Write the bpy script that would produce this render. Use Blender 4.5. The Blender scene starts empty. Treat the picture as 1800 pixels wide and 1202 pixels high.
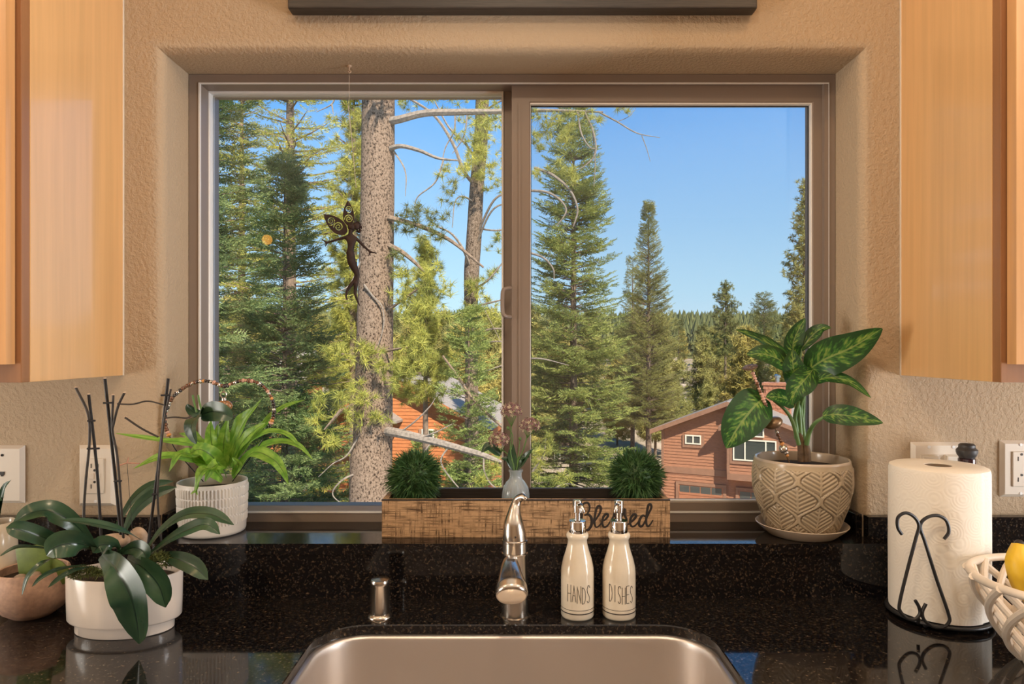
import bpy, bmesh, math, random
import numpy as np
from mathutils import Vector, Matrix

SC = bpy.context.scene
COL = SC.collection
R = math.radians
CZ = 1.37            # lens height above the kitchen floor
F = 1200.0           # focal length in pixels of the 1800 px wide frame

# ------------------------------------------------------------------ camera, sky, sun, lamps, exposure
cam_d = bpy.data.cameras.new('camera')
cam = bpy.data.objects.new('camera', cam_d); COL.objects.link(cam)
cam.location = (0, 0, CZ); cam.rotation_euler = (R(90), 0, 0)
cam_d.sensor_width = 36.0; cam_d.lens = 36.0 * F / 1800.0
cam_d.shift_y = 9 / 1800.0
cam_d.clip_start = 0.02; cam_d.clip_end = 3000
SC.camera = cam

SC.view_settings.view_transform = 'Standard'
SC.view_settings.look = 'None'
SC.view_settings.exposure = 0.0
SC.view_settings.gamma = 1.0
SC.view_settings.use_curve_mapping = False

w = bpy.data.worlds.new('sky'); SC.world = w; w.use_nodes = True
nt = w.node_tree; nt.nodes.clear()
o_ = nt.nodes.new('ShaderNodeOutputWorld'); bg = nt.nodes.new('ShaderNodeBackground')
tc = nt.nodes.new('ShaderNodeTexCoord'); sx = nt.nodes.new('ShaderNodeSeparateXYZ'); rp = nt.nodes.new('ShaderNodeValToRGB')
nt.links.new(tc.outputs['Generated'], sx.inputs[0]); nt.links.new(sx.outputs['Z'], rp.inputs[0])
nt.links.new(rp.outputs[0], bg.inputs[0]); nt.links.new(bg.outputs[0], o_.inputs[0])
el = rp.color_ramp.elements
el[0].position = 0.0; el[0].color = (0.66, 0.86, 1.0, 1)
el[1].position = 1.0; el[1].color = (0.08, 0.26, 0.66, 1)
for p, c in ((0.08, (0.50, 0.78, 1.0, 1)), (0.34, (0.135, 0.42, 0.94, 1))):
    e = el.new(p); e.color = c
bg.inputs[1].default_value = 1.2

sun_d = bpy.data.lights.new('sun', 'SUN'); sun_d.energy = 10.0; sun_d.angle = R(0.53); sun_d.color = (1.0, 0.93, 0.80)
sun = bpy.data.objects.new('sun', sun_d); COL.objects.link(sun)
sun.location = (20, -30, 40)
sun.rotation_euler = Vector((0.29, -0.65, 0.70)).to_track_quat('Z', 'Y').to_euler()

def area(name, loc, target, size, power, color, size_y=None):
    d = bpy.data.lights.new(name, 'AREA'); d.energy = power; d.color = color
    d.shape = 'RECTANGLE' if size_y else 'DISK'; d.size = size
    if size_y: d.size_y = size_y
    o = bpy.data.objects.new(name, d); COL.objects.link(o); o.location = loc
    o.rotation_euler = (Vector(loc) - Vector(target)).to_track_quat('Z', 'Y').to_euler()
    return o
WARM = (1.0, 0.58, 0.25); SOFT = (1.0, 0.73, 0.47)
CANS = [(0.62, 0.82), (-0.62, 0.72), (-1.5, 0.22), (0.0, 0.22), (1.5, 0.22)]
CAN_P = [1.8, 0.9, 4.3, 7.6, 4.3]
for k, ((cx, cy), cp) in enumerate(zip(CANS, CAN_P)):
    area('downlight_lamp', (cx, cy, 2.425), (cx, cy, 0), 0.13, cp, WARM if k < 2 else SOFT)
# unseen fill lamps added at both side walls to brighten reveals and cabinets
area('side_fill', (2.66, 0.42, 0.98), (0.0, 0.9, 1.3), 1.1, 150.0, (0.94, 0.97, 1.0), 1.7)
area('side_fill', (-2.66, 0.42, 0.98), (0.0, 0.9, 1.3), 1.1, 96.0, (1.0, 0.95, 0.86), 1.7)

# ------------------------------------------------------------------ helpers
def P(px, py, D):
    return Vector(((px - 900) * D / F, D, CZ + (610 - py) * D / F))

def mat(name, color, rough=0.5, metal=0.0, var=0.0, vscale=20.0, bump=0.0, bscale=200.0, color2=None, spec=0.5, coat=0.0,
        stretch=None, trans=0.0, emit=None, detail=3.0, coord='Object', contrast=None):
    m = bpy.data.materials.new(name); m.use_nodes = True
    t = m.node_tree; b = t.nodes['Principled BSDF']; N = t.nodes.new; L = t.links.new
    b.inputs['Base Color'].default_value = (*color, 1); b.inputs['Roughness'].default_value = rough
    b.inputs['Metallic'].default_value = metal; b.inputs['Specular IOR Level'].default_value = spec
    b.inputs['Coat Weight'].default_value = coat; b.inputs['Coat Roughness'].default_value = 0.08
    src = None
    if var or color2 or bump:
        c = N('ShaderNodeTexCoord'); mp = N('ShaderNodeMapping')
        L(c.outputs[coord], mp.inputs[0]); src = mp.outputs[0]
        if stretch: mp.inputs['Scale'].default_value = stretch
    if var or color2:
        n = N('ShaderNodeTexNoise'); n.inputs['Scale'].default_value = vscale; n.inputs['Detail'].default_value = detail
        L(src, n.inputs[0]); r = N('ShaderNodeValToRGB'); L(n.outputs[0], r.inputs[0])
        c2 = color2 or tuple(max(0, x * (1 - var)) for x in color)
        c1 = color if color2 else tuple(min(1, x * (1 + var)) for x in color)
        r.color_ramp.elements[0].color = (*c2, 1); r.color_ramp.elements[1].color = (*c1, 1)
        lo, hi = contrast or (0.3, 0.7)
        r.color_ramp.elements[0].position = lo; r.color_ramp.elements[1].position = hi
        L(r.outputs[0], b.inputs['Base Color'])
    if bump:
        n2 = N('ShaderNodeTexNoise'); n2.inputs['Scale'].default_value = bscale; n2.inputs['Detail'].default_value = 2
        L(src, n2.inputs[0]); bp = N('ShaderNodeBump'); bp.inputs['Strength'].default_value = bump; bp.inputs['Distance'].default_value = 0.004
        L(n2.outputs[0], bp.inputs['Height']); L(bp.outputs[0], b.inputs['Normal'])
    if trans:
        tr = N('ShaderNodeBsdfTranslucent'); mx = N('ShaderNodeMixShader'); mx.inputs[0].default_value = trans
        if b.inputs['Base Color'].links: L(b.inputs['Base Color'].links[0].from_socket, tr.inputs[0])
        else: tr.inputs[0].default_value = (*color, 1)
        L(b.outputs[0], mx.inputs[1]); L(tr.outputs[0], mx.inputs[2]); L(mx.outputs[0], t.nodes['Material Output'].inputs[0])
    if emit:
        b.inputs['Emission Color'].default_value = (*emit[0], 1); b.inputs['Emission Strength'].default_value = emit[1]
    return m

WLOC = {}
def origin_of(parent):
    return WLOC.get(parent.name, Vector((0, 0, 0))) if parent else Vector((0, 0, 0))

def link_mesh(me, name, m, parent=None, origin=None, smooth=False):
    o = bpy.data.objects.new(name, me); COL.objects.link(o)
    if m: me.materials.append(m)
    if smooth and len(me.polygons): me.polygons.foreach_set('use_smooth', np.ones(len(me.polygons), bool))
    if parent:
        o.parent = parent; WLOC[o.name] = origin_of(parent)
    else:
        og = Vector(origin) if origin is not None else Vector((0, 0, 0))
        o.location = og; WLOC[o.name] = og
    return o

def tri_mesh(name, V, Fc, m, parent=None, origin=None, smooth=False):
    og = origin_of(parent) if parent else (Vector(origin) if origin is not None else Vector((0, 0, 0)))
    V = np.asarray(V, np.float32) - np.array(og, np.float32); Fc = np.asarray(Fc, np.int32)
    me = bpy.data.meshes.new(name); k = Fc.shape[1]
    me.vertices.add(len(V)); me.vertices.foreach_set('co', V.ravel())
    me.loops.add(Fc.size); me.loops.foreach_set('vertex_index', Fc.ravel())
    me.polygons.add(len(Fc)); me.polygons.foreach_set('loop_start', np.arange(0, Fc.size, k, dtype=np.int32))
    me.update(calc_edges=True); me.validate()
    return link_mesh(me, name, m, parent, origin, smooth)

def thing(name, label, cat, loc, group=None):
    o = bpy.data.objects.new(name, None); COL.objects.link(o); o.location = loc; o.empty_display_size = 0.05
    WLOC[o.name] = Vector(loc); o['label'] = label; o['category'] = cat
    if group: o['group'] = group
    return o
def tag(o, label, cat, group=None, kind=None):
    o['label'] = label; o['category'] = cat
    if group: o['group'] = group
    if kind: o['kind'] = kind
    return o
def struct(o, label=None):
    o['kind'] = 'structure'
    if label: o['label'] = label
    return o

def catmull(pts, n):
    pts = [Vector(p) for p in pts]
    if len(pts) == 2: return [pts[0].lerp(pts[1], i / (n - 1)) for i in range(n)]
    out = []; m = len(pts) - 1
    for i in range(n):
        s = i / (n - 1) * m; k = min(int(s), m - 1); t = s - k
        p1, p2 = pts[k], pts[k + 1]
        p0 = pts[k - 1] if k > 0 else p1 * 2 - p2
        p3 = pts[k + 2] if k + 2 <= m else p2 * 2 - p1
        out.append(0.5 * ((2 * p1) + (p2 - p0) * t + (2 * p0 - 5 * p1 + 4 * p2 - p3) * t * t + (3 * p1 - p0 - 3 * p2 + p3) * t ** 3))
    return out
def lerp_list(v, n):
    if not hasattr(v, '__len__'): return [v] * n
    return list(np.interp(np.linspace(0, len(v) - 1, n), range(len(v)), v))

class MB:
    def __init__(s): s.v = []; s.f = []
    def add(s, V, Fc):
        k = len(s.v); s.v += [Vector(p) for p in V]; s.f += [tuple(i + k for i in f) for f in Fc]; return s
    def box(s, c, size, rot=None, bev=0.0):
        c = Vector(c); hx, hy, hz = (x / 2 for x in size)
        if bev > 0:
            bm = bmesh.new(); bmesh.ops.create_cube(bm, size=1.0)
            for v in bm.verts: v.co = Vector((v.co.x * size[0], v.co.y * size[1], v.co.z * size[2]))
            bmesh.ops.bevel(bm, geom=list(bm.edges), offset=bev, segments=2, profile=0.6, affect='EDGES')
            bm.verts.index_update()
            V = [v.co.copy() for v in bm.verts]; Fc = [[v.index for v in f.verts] for f in bm.faces]; bm.free()
        else:
            V = [Vector((x, y, z)) for x in (-hx, hx) for y in (-hy, hy) for z in (-hz, hz)]
            Fc = [(0, 1, 3, 2), (4, 6, 7, 5), (0, 4, 5, 1), (2, 3, 7, 6), (0, 2, 6, 4), (1, 5, 7, 3)]
        if rot is not None: V = [rot @ v for v in V]
        return s.add([c + v for v in V], Fc)
    def bb(s, x0, x1, y0, y1, z0, z1, bev=0.0):
        return s.box(((x0 + x1) / 2, (y0 + y1) / 2, (z0 + z1) / 2), (x1 - x0, y1 - y0, z1 - z0), None, bev)
    def tube(s, pts, r, n=8, seg=None, cap=True, flat=None):
        pts = catmull(pts, seg) if seg else [Vector(p) for p in pts]
        r = lerp_list(r, len(pts)); V = []; Fc = []
        t0 = (pts[1] - pts[0]).normalized(); u = t0.orthogonal().normalized()
        for i, p in enumerate(pts):
            t = (pts[min(i + 1, len(pts) - 1)] - pts[max(i - 1, 0)])
            t = t.normalized() if t.length > 1e-9 else t0
            u = (u - t * u.dot(t)); u = u.normalized() if u.length > 1e-9 else t.orthogonal().normalized()
            b = t.cross(u)
            for k in range(n):
                a = 2 * math.pi * k / n
                q = (u * math.cos(a) + b * math.sin(a)) * r[i]
                if flat: q = q - flat[0] * q.dot(flat[0]) * (1 - flat[1])
                V.append(p + q)
        for i in range(len(pts) - 1):
            for k in range(n):
                a, b2 = i * n + k, i * n + (k + 1) % n
                Fc.append((a, b2, b2 + n, a + n))
        if cap:
            Fc.append(tuple(range(n - 1, -1, -1))); Fc.append(tuple((len(pts) - 1) * n + k for k in range(n)))
        return s.add(V, Fc)
    def lathe(s, prof, c, n=32, axis=None, sx=1.0, sy=1.0, cap0=True, cap1=True):
        c = Vector(c); V = []; Fc = []; q = Vector((0, 0, 1)).rotation_difference(Vector(axis).normalized()) if axis is not None else None
        for r, z in prof:
            for k in range(n):
                a = 2 * math.pi * k / n; v = Vector((r * math.cos(a) * sx, r * math.sin(a) * sy, z))
                V.append(c + (q @ v if q else v))
        for i in range(len(prof) - 1):
            for k in range(n):
                a, b = i * n + k, i * n + (k + 1) % n
                Fc.append((a, b, b + n, a + n))
        if cap0 and prof[0][0] > 1e-6: Fc.append(tuple(range(n - 1, -1, -1)))
        if cap1 and prof[-1][0] > 1e-6: Fc.append(tuple((len(prof) - 1) * n + k for k in range(n)))
        return s.add(V, Fc)
    def ball(s, c, r, n=12, m=8, sq=(1, 1, 1), rot=None, noise=0.0, seed=0):
        rnd = random.Random(seed); V = []; Fc = []; c = Vector(c)
        ph = [rnd.uniform(0, 6.28) for _ in range(4)]
        for i in range(m + 1):
            th = math.pi * i / m
            for k in range(n):
                a = 2 * math.pi * k / n
                d = Vector((math.sin(th) * math.cos(a), math.sin(th) * math.sin(a), math.cos(th)))
                rr = r * (1 + noise * (math.sin(3 * d.x + ph[0]) + math.sin(4 * d.y + ph[1]) + math.sin(3 * d.z + ph[2])))
                v = Vector((d.x * sq[0], d.y * sq[1], d.z * sq[2])) * rr
                V.append(c + (rot @ v if rot else v))
        for i in range(m):
            for k in range(n):
                a, b = i * n + k, i * n + (k + 1) % n
                Fc.append((a, a + n, b + n, b))
        return s.add(V, Fc)
    def prism(s, poly, d):            # poly: planar list of points, d: extrusion vector
        d = Vector(d); n = len(poly); V = [Vector(p) for p in poly] + [Vector(p) + d for p in poly]
        Fc = [tuple(range(n)), tuple(range(2 * n - 1, n - 1, -1))] + [(i, i + n, (i + 1) % n + n, (i + 1) % n) for i in range(n)]
        return s.add(V, Fc)
    def ring(s, x0, x1, z0, z1, wl, wr, wb, wt, y0, y1, ch=0.0):   # mitred picture frame, face towards -y, optional chamfer on the inner edge
        O = [(x0, z0), (x1, z0), (x1, z1), (x0, z1)]; I = [(x0 + wl, z0 + wb), (x1 - wr, z0 + wb), (x1 - wr, z1 - wt), (x0 + wl, z1 - wt)]
        C = [(x0 + wl - ch, z0 + wb - ch), (x1 - wr + ch, z0 + wb - ch), (x1 - wr + ch, z1 - wt + ch), (x0 + wl - ch, z1 - wt + ch)]
        V = [(x, y0, z) for x, z in O] + [(x, y0, z) for x, z in C] + [(x, y0 + ch, z) for x, z in I] + [(x, y1, z) for x, z in I] + [(x, y1, z) for x, z in O]
        Fc = []
        for k in range(4):
            j = (k + 1) % 4
            for r in range(4): Fc.append((r * 4 + k, r * 4 + j, (r + 1) * 4 + j, (r + 1) * 4 + k))
            Fc.append((16 + k, 16 + j, j, k))
        return s.add(V, Fc)
    def build(s, name, m, parent=None, origin=None, smooth=False, sharp=None):
        og = origin_of(parent) if parent else (Vector(origin) if origin is not None else Vector((0, 0, 0)))
        me = bpy.data.meshes.new(name); me.from_pydata([v - og for v in s.v], [], s.f); me.update()
        bm = bmesh.new(); bm.from_mesh(me); bmesh.ops.recalc_face_normals(bm, faces=bm.faces)
        if smooth:
            ang = R(sharp if sharp else 40)
            for e in bm.edges:
                e.smooth = not (len(e.link_faces) == 2 and e.calc_face_angle(0) > ang)
        bm.to_mesh(me); bm.free()
        return link_mesh(me, name, m, parent, origin, smooth)

def leaf(name, pts, width, hint, m, parent, seg=16, nu=8, fold=0.15, wave=0.0, prof=(0.75, 0.8), side=None, wprof=None, origin=None, seed=0):
    C = catmull(pts, seg); V = []; uv = []; Fc = []; hint = Vector(hint).normalized(); rnd = random.Random(seed); ph = rnd.uniform(0, 6)
    for i, p in enumerate(C):
        t = i / (seg - 1); tan = (C[min(i + 1, seg - 1)] - C[max(i - 1, 0)]).normalized()
        n = hint - tan * hint.dot(tan)
        n = n.normalized() if n.length > 1e-4 else tan.orthogonal().normalized()
        sd = tan.cross(n)
        w_ = float(np.interp(t, np.linspace(0, 1, len(wprof)), wprof)) if wprof else math.sin(math.pi * min(1, max(0, 0.03 + 0.965 * t) ** prof[0])) ** prof[1]
        w_ *= width / 2
        for k in range(nu + 1):
            u = -1 + 2 * k / nu
            z = fold * abs(u) * w_ + wave * w_ * math.sin(t * 16 + ph + u * 2) * u * u
            V.append(p + sd * u * w_ + n * z); uv.append((k / nu, t))
    for i in range(seg - 1):
        for k in range(nu):
            a = i * (nu + 1) + k; Fc.append((a, a + 1, a + nu + 2, a + nu + 1))
    og = origin_of(parent) if parent else Vector(origin or (0, 0, 0))
    me = bpy.data.meshes.new(name); me.from_pydata([v - og for v in V], [], Fc); me.update()
    ul = me.uv_layers.new(name='UVMap'); li = np.zeros(len(me.loops), np.int32); me.loops.foreach_get('vertex_index', li)
    ul.data.foreach_set('uv', np.array(uv, np.float32)[li].ravel())
    return link_mesh(me, name, m, parent, origin, True)

def dup(root, loc, label=None, group=None):
    r = root.copy(); COL.objects.link(r); r.location = loc; WLOC[r.name] = Vector(loc)
    if label: r['label'] = label
    if group: r['group'] = group
    for ch in list(root.children):
        c = ch.copy(); COL.objects.link(c); c.parent = r
        for g in list(ch.children):
            d = g.copy(); COL.objects.link(d); d.parent = c
    return r

# ------------------------------------------------------------------ materials
M = {}
def wall_material():
    m = mat('textured_wall_paint', (0.48, 0.368, 0.252), 0.85, spec=0.2); t = m.node_tree; N = t.nodes.new; L = t.links.new
    b = t.nodes['Principled BSDF']; c = N('ShaderNodeTexCoord')
    n = N('ShaderNodeTexNoise'); n.inputs['Scale'].default_value = 150; n.inputs['Detail'].default_value = 4; n.inputs['Roughness'].default_value = 0.55; L(c.outputs['Object'], n.inputs[0])
    r = N('ShaderNodeValToRGB'); r.color_ramp.elements[0].position = 0.38; r.color_ramp.elements[1].position = 0.62; L(n.outputs[0], r.inputs[0])
    bp = N('ShaderNodeBump'); bp.inputs['Strength'].default_value = 0.42; bp.inputs['Distance'].default_value = 0.003
    L(r.outputs[0], bp.inputs['Height']); L(bp.outputs[0], b.inputs['Normal'])
    return m
M['wall'] = wall_material()
M['ceiling'] = mat('ceiling_paint', (0.80, 0.76, 0.68), 0.9, bump=0.3, bscale=80)
M['floor'] = mat('oak_floor', (0.34, 0.20, 0.10), 0.4, var=0.25, vscale=3, stretch=(1, 14, 1))
def granite():
    m = mat('black_brown_granite', (0.01, 0.009, 0.009), 0.06, spec=0.55); t = m.node_tree; N = t.nodes.new; L = t.links.new
    b = t.nodes['Principled BSDF']; c = N('ShaderNodeTexCoord')
    n = N('ShaderNodeTexNoise'); n.inputs['Scale'].default_value = 190; n.inputs['Detail'].default_value = 5; n.inputs['Roughness'].default_value = 0.7; L(c.outputs['Object'], n.inputs[0])
    r = N('ShaderNodeValToRGB'); e = r.color_ramp.elements; L(n.outputs[0], r.inputs[0])
    e[0].position = 0.52; e[0].color = (0.006, 0.0055, 0.0065, 1); e[1].position = 0.78; e[1].color = (0.23, 0.165, 0.10, 1)
    x = e.new(0.60); x.color = (0.030, 0.021, 0.015, 1)
    v = N('ShaderNodeTexVoronoi'); v.inputs['Scale'].default_value = 380; L(c.outputs['Object'], v.inputs[0])
    r2 = N('ShaderNodeValToRGB'); r2.color_ramp.elements[0].position = 0.93; r2.color_ramp.elements[0].color = (0, 0, 0, 1); r2.color_ramp.elements[1].position = 0.97; r2.color_ramp.elements[1].color = (0.05, 0.045, 0.04, 1)
    sp = N('ShaderNodeSeparateColor'); L(v.outputs['Color'], sp.inputs[0]); L(sp.outputs[0], r2.inputs[0])
    mx = N('ShaderNodeMix'); mx.data_type = 'RGBA'; mx.blend_type = 'ADD'; mx.inputs[0].default_value = 0.5
    L(r.outputs[0], mx.inputs[6]); L(r2.outputs[0], mx.inputs[7]); L(mx.outputs[2], b.inputs['Base Color'])
    return m
M['granite'] = granite()
M['maple'] = mat('maple_veneer', (0.70, 0.41, 0.18), 0.3, var=0.07, vscale=9, stretch=(8, 8, 0.35), spec=0.5, coat=0.8)
M['maple_dark'] = mat('maple_door', (0.60, 0.32, 0.13), 0.35, var=0.12, vscale=9, stretch=(8, 8, 0.35), coat=0.25)
M['maple_frame'] = mat('dark_face_frame', (0.30, 0.135, 0.055), 0.4, var=0.12, vscale=9, stretch=(8, 8, 0.35), coat=0.2)  # face frame in a darker brown than the doors
M['vinyl'] = mat('taupe_vinyl', (0.25, 0.195, 0.16), 0.45)
M['bead_vinyl'] = mat('pale_glazing_bead', (0.80, 0.79, 0.78), 0.4)
M['rubber'] = mat('dark_gasket', (0.03, 0.03, 0.035), 0.6)
M['white_plastic'] = mat('ivory_plastic', (0.74, 0.66, 0.56), 0.35)
M['slot'] = mat('dark_slot', (0.03, 0.025, 0.02), 0.6)
M['steel'] = mat('brushed_steel', (0.72, 0.67, 0.63), 0.42, 1.0, bump=0.05, bscale=60, stretch=(1, 1, 40))
M['nickel'] = mat('brushed_nickel', (0.58, 0.53, 0.47), 0.24, 1.0)
M['chrome'] = mat('chrome', (0.78, 0.77, 0.76), 0.07, 1.0)
M['cream_glaze'] = mat('cream_glaze', (0.74, 0.66, 0.53), 0.18, var=0.05, vscale=40, coat=0.3)
M['ink'] = mat('dark_ink', (0.025, 0.018, 0.014), 0.6)
M['white_glaze'] = mat('white_glaze', (0.80, 0.71, 0.63), 0.22, coat=0.3)
M['ribbed_glaze'] = mat('pale_grey_glaze', (0.72, 0.68, 0.63), 0.3, coat=0.15)
M['tan_glaze'] = mat('taupe_glaze', (0.52, 0.42, 0.29), 0.25, var=0.08, vscale=15, coat=0.3)
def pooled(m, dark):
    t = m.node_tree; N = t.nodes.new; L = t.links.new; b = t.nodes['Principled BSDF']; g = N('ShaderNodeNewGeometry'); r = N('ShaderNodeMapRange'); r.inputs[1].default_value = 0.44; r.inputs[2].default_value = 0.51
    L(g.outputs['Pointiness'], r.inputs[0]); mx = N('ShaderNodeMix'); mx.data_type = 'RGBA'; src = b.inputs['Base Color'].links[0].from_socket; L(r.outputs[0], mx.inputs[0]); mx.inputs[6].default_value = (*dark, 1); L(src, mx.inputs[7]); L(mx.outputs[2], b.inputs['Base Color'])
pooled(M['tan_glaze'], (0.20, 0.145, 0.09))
M['saucer_glaze'] = mat('beige_glaze', (0.55, 0.45, 0.35), 0.2, coat=0.3)
M['pink_clay'] = mat('pink_stoneware', (0.60, 0.38, 0.27), 0.6, var=0.2, vscale=120, color2=(0.42, 0.27, 0.20))
M['soil'] = mat('potting_soil', (0.035, 0.022, 0.014), 0.9, var=0.5, vscale=150, bump=0.8, bscale=200)
M['moss'] = mat('moss', (0.10, 0.12, 0.03), 0.9, var=0.5, vscale=100)
M['stone'] = mat('tan_stone', (0.45, 0.33, 0.24), 0.75, var=0.25, vscale=90, bump=0.3, bscale=150)
M['stem_green'] = mat('green_stem', (0.10, 0.20, 0.05), 0.45, var=0.2, vscale=40)
M['stem_pale'] = mat('pale_green_petiole', (0.17, 0.30, 0.10), 0.4, var=0.15, vscale=30, trans=0.15)
M['cane'] = mat('brown_cane', (0.16, 0.10, 0.055), 0.7, var=0.4, vscale=90)
M['stake'] = mat('dark_stake', (0.012, 0.010, 0.011), 0.6, var=0.3, vscale=60)
M['dry_twig'] = mat('dry_orchid_spike', (0.032, 0.025, 0.020), 0.55, var=0.4, vscale=80)
M['cut_end'] = mat('pale_cut_end', (0.62, 0.46, 0.33), 0.7)
M['cactus'] = mat('cactus_pad', (0.13, 0.19, 0.035), 0.5, var=0.2, vscale=60)
M['bead_brown'] = mat('brown_bead', (0.16, 0.065, 0.03), 0.2, coat=0.5)
M['bead_dark'] = mat('smoky_bead', (0.035, 0.025, 0.022), 0.15, coat=0.5)
M['bead_amber'] = mat('amber_bead', (0.62, 0.27, 0.07), 0.18, coat=0.5)
M['bead_pink'] = mat('rose_bead', (0.62, 0.34, 0.24), 0.25, coat=0.4)
M['bead_silver'] = mat('silver_bead', (0.72, 0.66, 0.58), 0.2, 0.85)
M['speckled'] = mat('speckled_glass', (0.50, 0.24, 0.09), 0.15, color2=(0.08, 0.035, 0.02), vscale=260, coat=0.5)
M['bronze'] = mat('bronze_disc', (0.25, 0.16, 0.09), 0.35, 0.6, var=0.3, vscale=80)
M['rust'] = mat('rusty_iron', (0.030, 0.015, 0.012), 0.7, 0.2, var=0.4, vscale=120)
M['iron'] = mat('black_iron', (0.018, 0.017, 0.018), 0.45)
M['paper'] = None
M['black_wood'] = mat('dark_stained_wood', (0.035, 0.028, 0.024), 0.45, var=0.3, vscale=20, stretch=(1, 20, 20))
M['grey_wood'] = mat('grey_weathered_wood', (0.16, 0.125, 0.10), 0.7, var=0.35, vscale=12, stretch=(1, 18, 18))
M['grass'] = mat('faux_grass', (0.045, 0.115, 0.035), 0.55, var=0.55, vscale=60, trans=0.15)
M['grass_tip'] = mat('faux_grass_pale', (0.10, 0.20, 0.065), 0.55, var=0.4, vscale=60, trans=0.2)
M['flower'] = mat('dusty_pink_petals', (0.36, 0.20, 0.20), 0.7, color2=(0.16, 0.06, 0.07), vscale=160, trans=0.2)
M['flower_pale'] = mat('pale_petal_edge', (0.62, 0.52, 0.36), 0.7, trans=0.25)
M['banana'] = mat('banana_skin', (0.80, 0.52, 0.03), 0.45, var=0.12, vscale=30, color2=(0.62, 0.36, 0.03), contrast=(0.18, 0.5))
M['basket'] = mat('white_cane', (0.76, 0.66, 0.55), 0.4, var=0.08, vscale=40)
M['purple_glass'] = mat('dark_purple_glass', (0.035, 0.012, 0.018), 0.1, coat=0.6)
M['grey_rubber'] = mat('grey_rubber', (0.045, 0.042, 0.042), 0.5)

def paper():
    m = mat('embossed_paper', (0.86, 0.80, 0.71), 0.9, spec=0.1); t = m.node_tree; N = t.nodes.new; L = t.links.new
    b = t.nodes['Principled BSDF']; c = N('ShaderNodeTexCoord')
    n0 = N('ShaderNodeTexNoise'); n0.inputs['Scale'].default_value = 20; L(c.outputs['Object'], n0.inputs[0])
    v = N('ShaderNodeTexVoronoi'); v.inputs['Scale'].default_value = 38; L(c.outputs['Object'], v.inputs[0])
    mt = N('ShaderNodeMath'); mt.operation = 'MULTIPLY'; mt.inputs[1].default_value = 38; L(v.outputs['Distance'], mt.inputs[0])
    sn = N('ShaderNodeMath'); sn.operation = 'SINE'; L(mt.outputs[0], sn.inputs[0])
    bp = N('ShaderNodeBump'); bp.inputs['Strength'].default_value = 0.09; bp.inputs['Distance'].default_value = 0.002
    L(sn.outputs[0], bp.inputs['Height']); L(bp.outputs[0], b.inputs['Normal'])
    return m
M['paper'] = paper()

def crate_wood():
    m = mat('scuffed_painted_pine', (0.5, 0.33, 0.18), 0.75, spec=0.2); t = m.node_tree; N = t.nodes.new; L = t.links.new
    b = t.nodes['Principled BSDF']; c = N('ShaderNodeTexCoord')
    def layer(sc, lo, hi, det=5):
        mp = N('ShaderNodeMapping'); mp.inputs['Scale'].default_value = sc; L(c.outputs['Object'], mp.inputs[0])
        n = N('ShaderNodeTexNoise'); n.inputs['Scale'].default_value = 1; n.inputs['Detail'].default_value = det; n.inputs['Roughness'].default_value = 0.6; L(mp.outputs[0], n.inputs[0])
        r = N('ShaderNodeMapRange'); r.inputs[1].default_value = lo; r.inputs[2].default_value = hi; L(n.outputs[0], r.inputs[0]); return r.outputs[0]
    a = layer((16, 16, 330), 0.44, 0.62); d = layer((300, 300, 26), 0.46, 0.64); g = layer((26, 26, 70), 0.30, 0.58)
    m1 = N('ShaderNodeMath'); m1.operation = 'MAXIMUM'; L(a, m1.inputs[0]); L(d, m1.inputs[1])
    m2 = N('ShaderNodeMath'); m2.operation = 'MULTIPLY'; L(m1.outputs[0], m2.inputs[0]); L(g, m2.inputs[1])
    mx = N('ShaderNodeMix'); mx.data_type = 'RGBA'; mx.inputs[6].default_value = (0.56, 0.36, 0.20, 1); mx.inputs[7].default_value = (0.085, 0.05, 0.028, 1)
    L(m2.outputs[0], mx.inputs[0]); L(mx.outputs[2], b.inputs['Base Color'])
    return m
M['crate'] = crate_wood()

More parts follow.
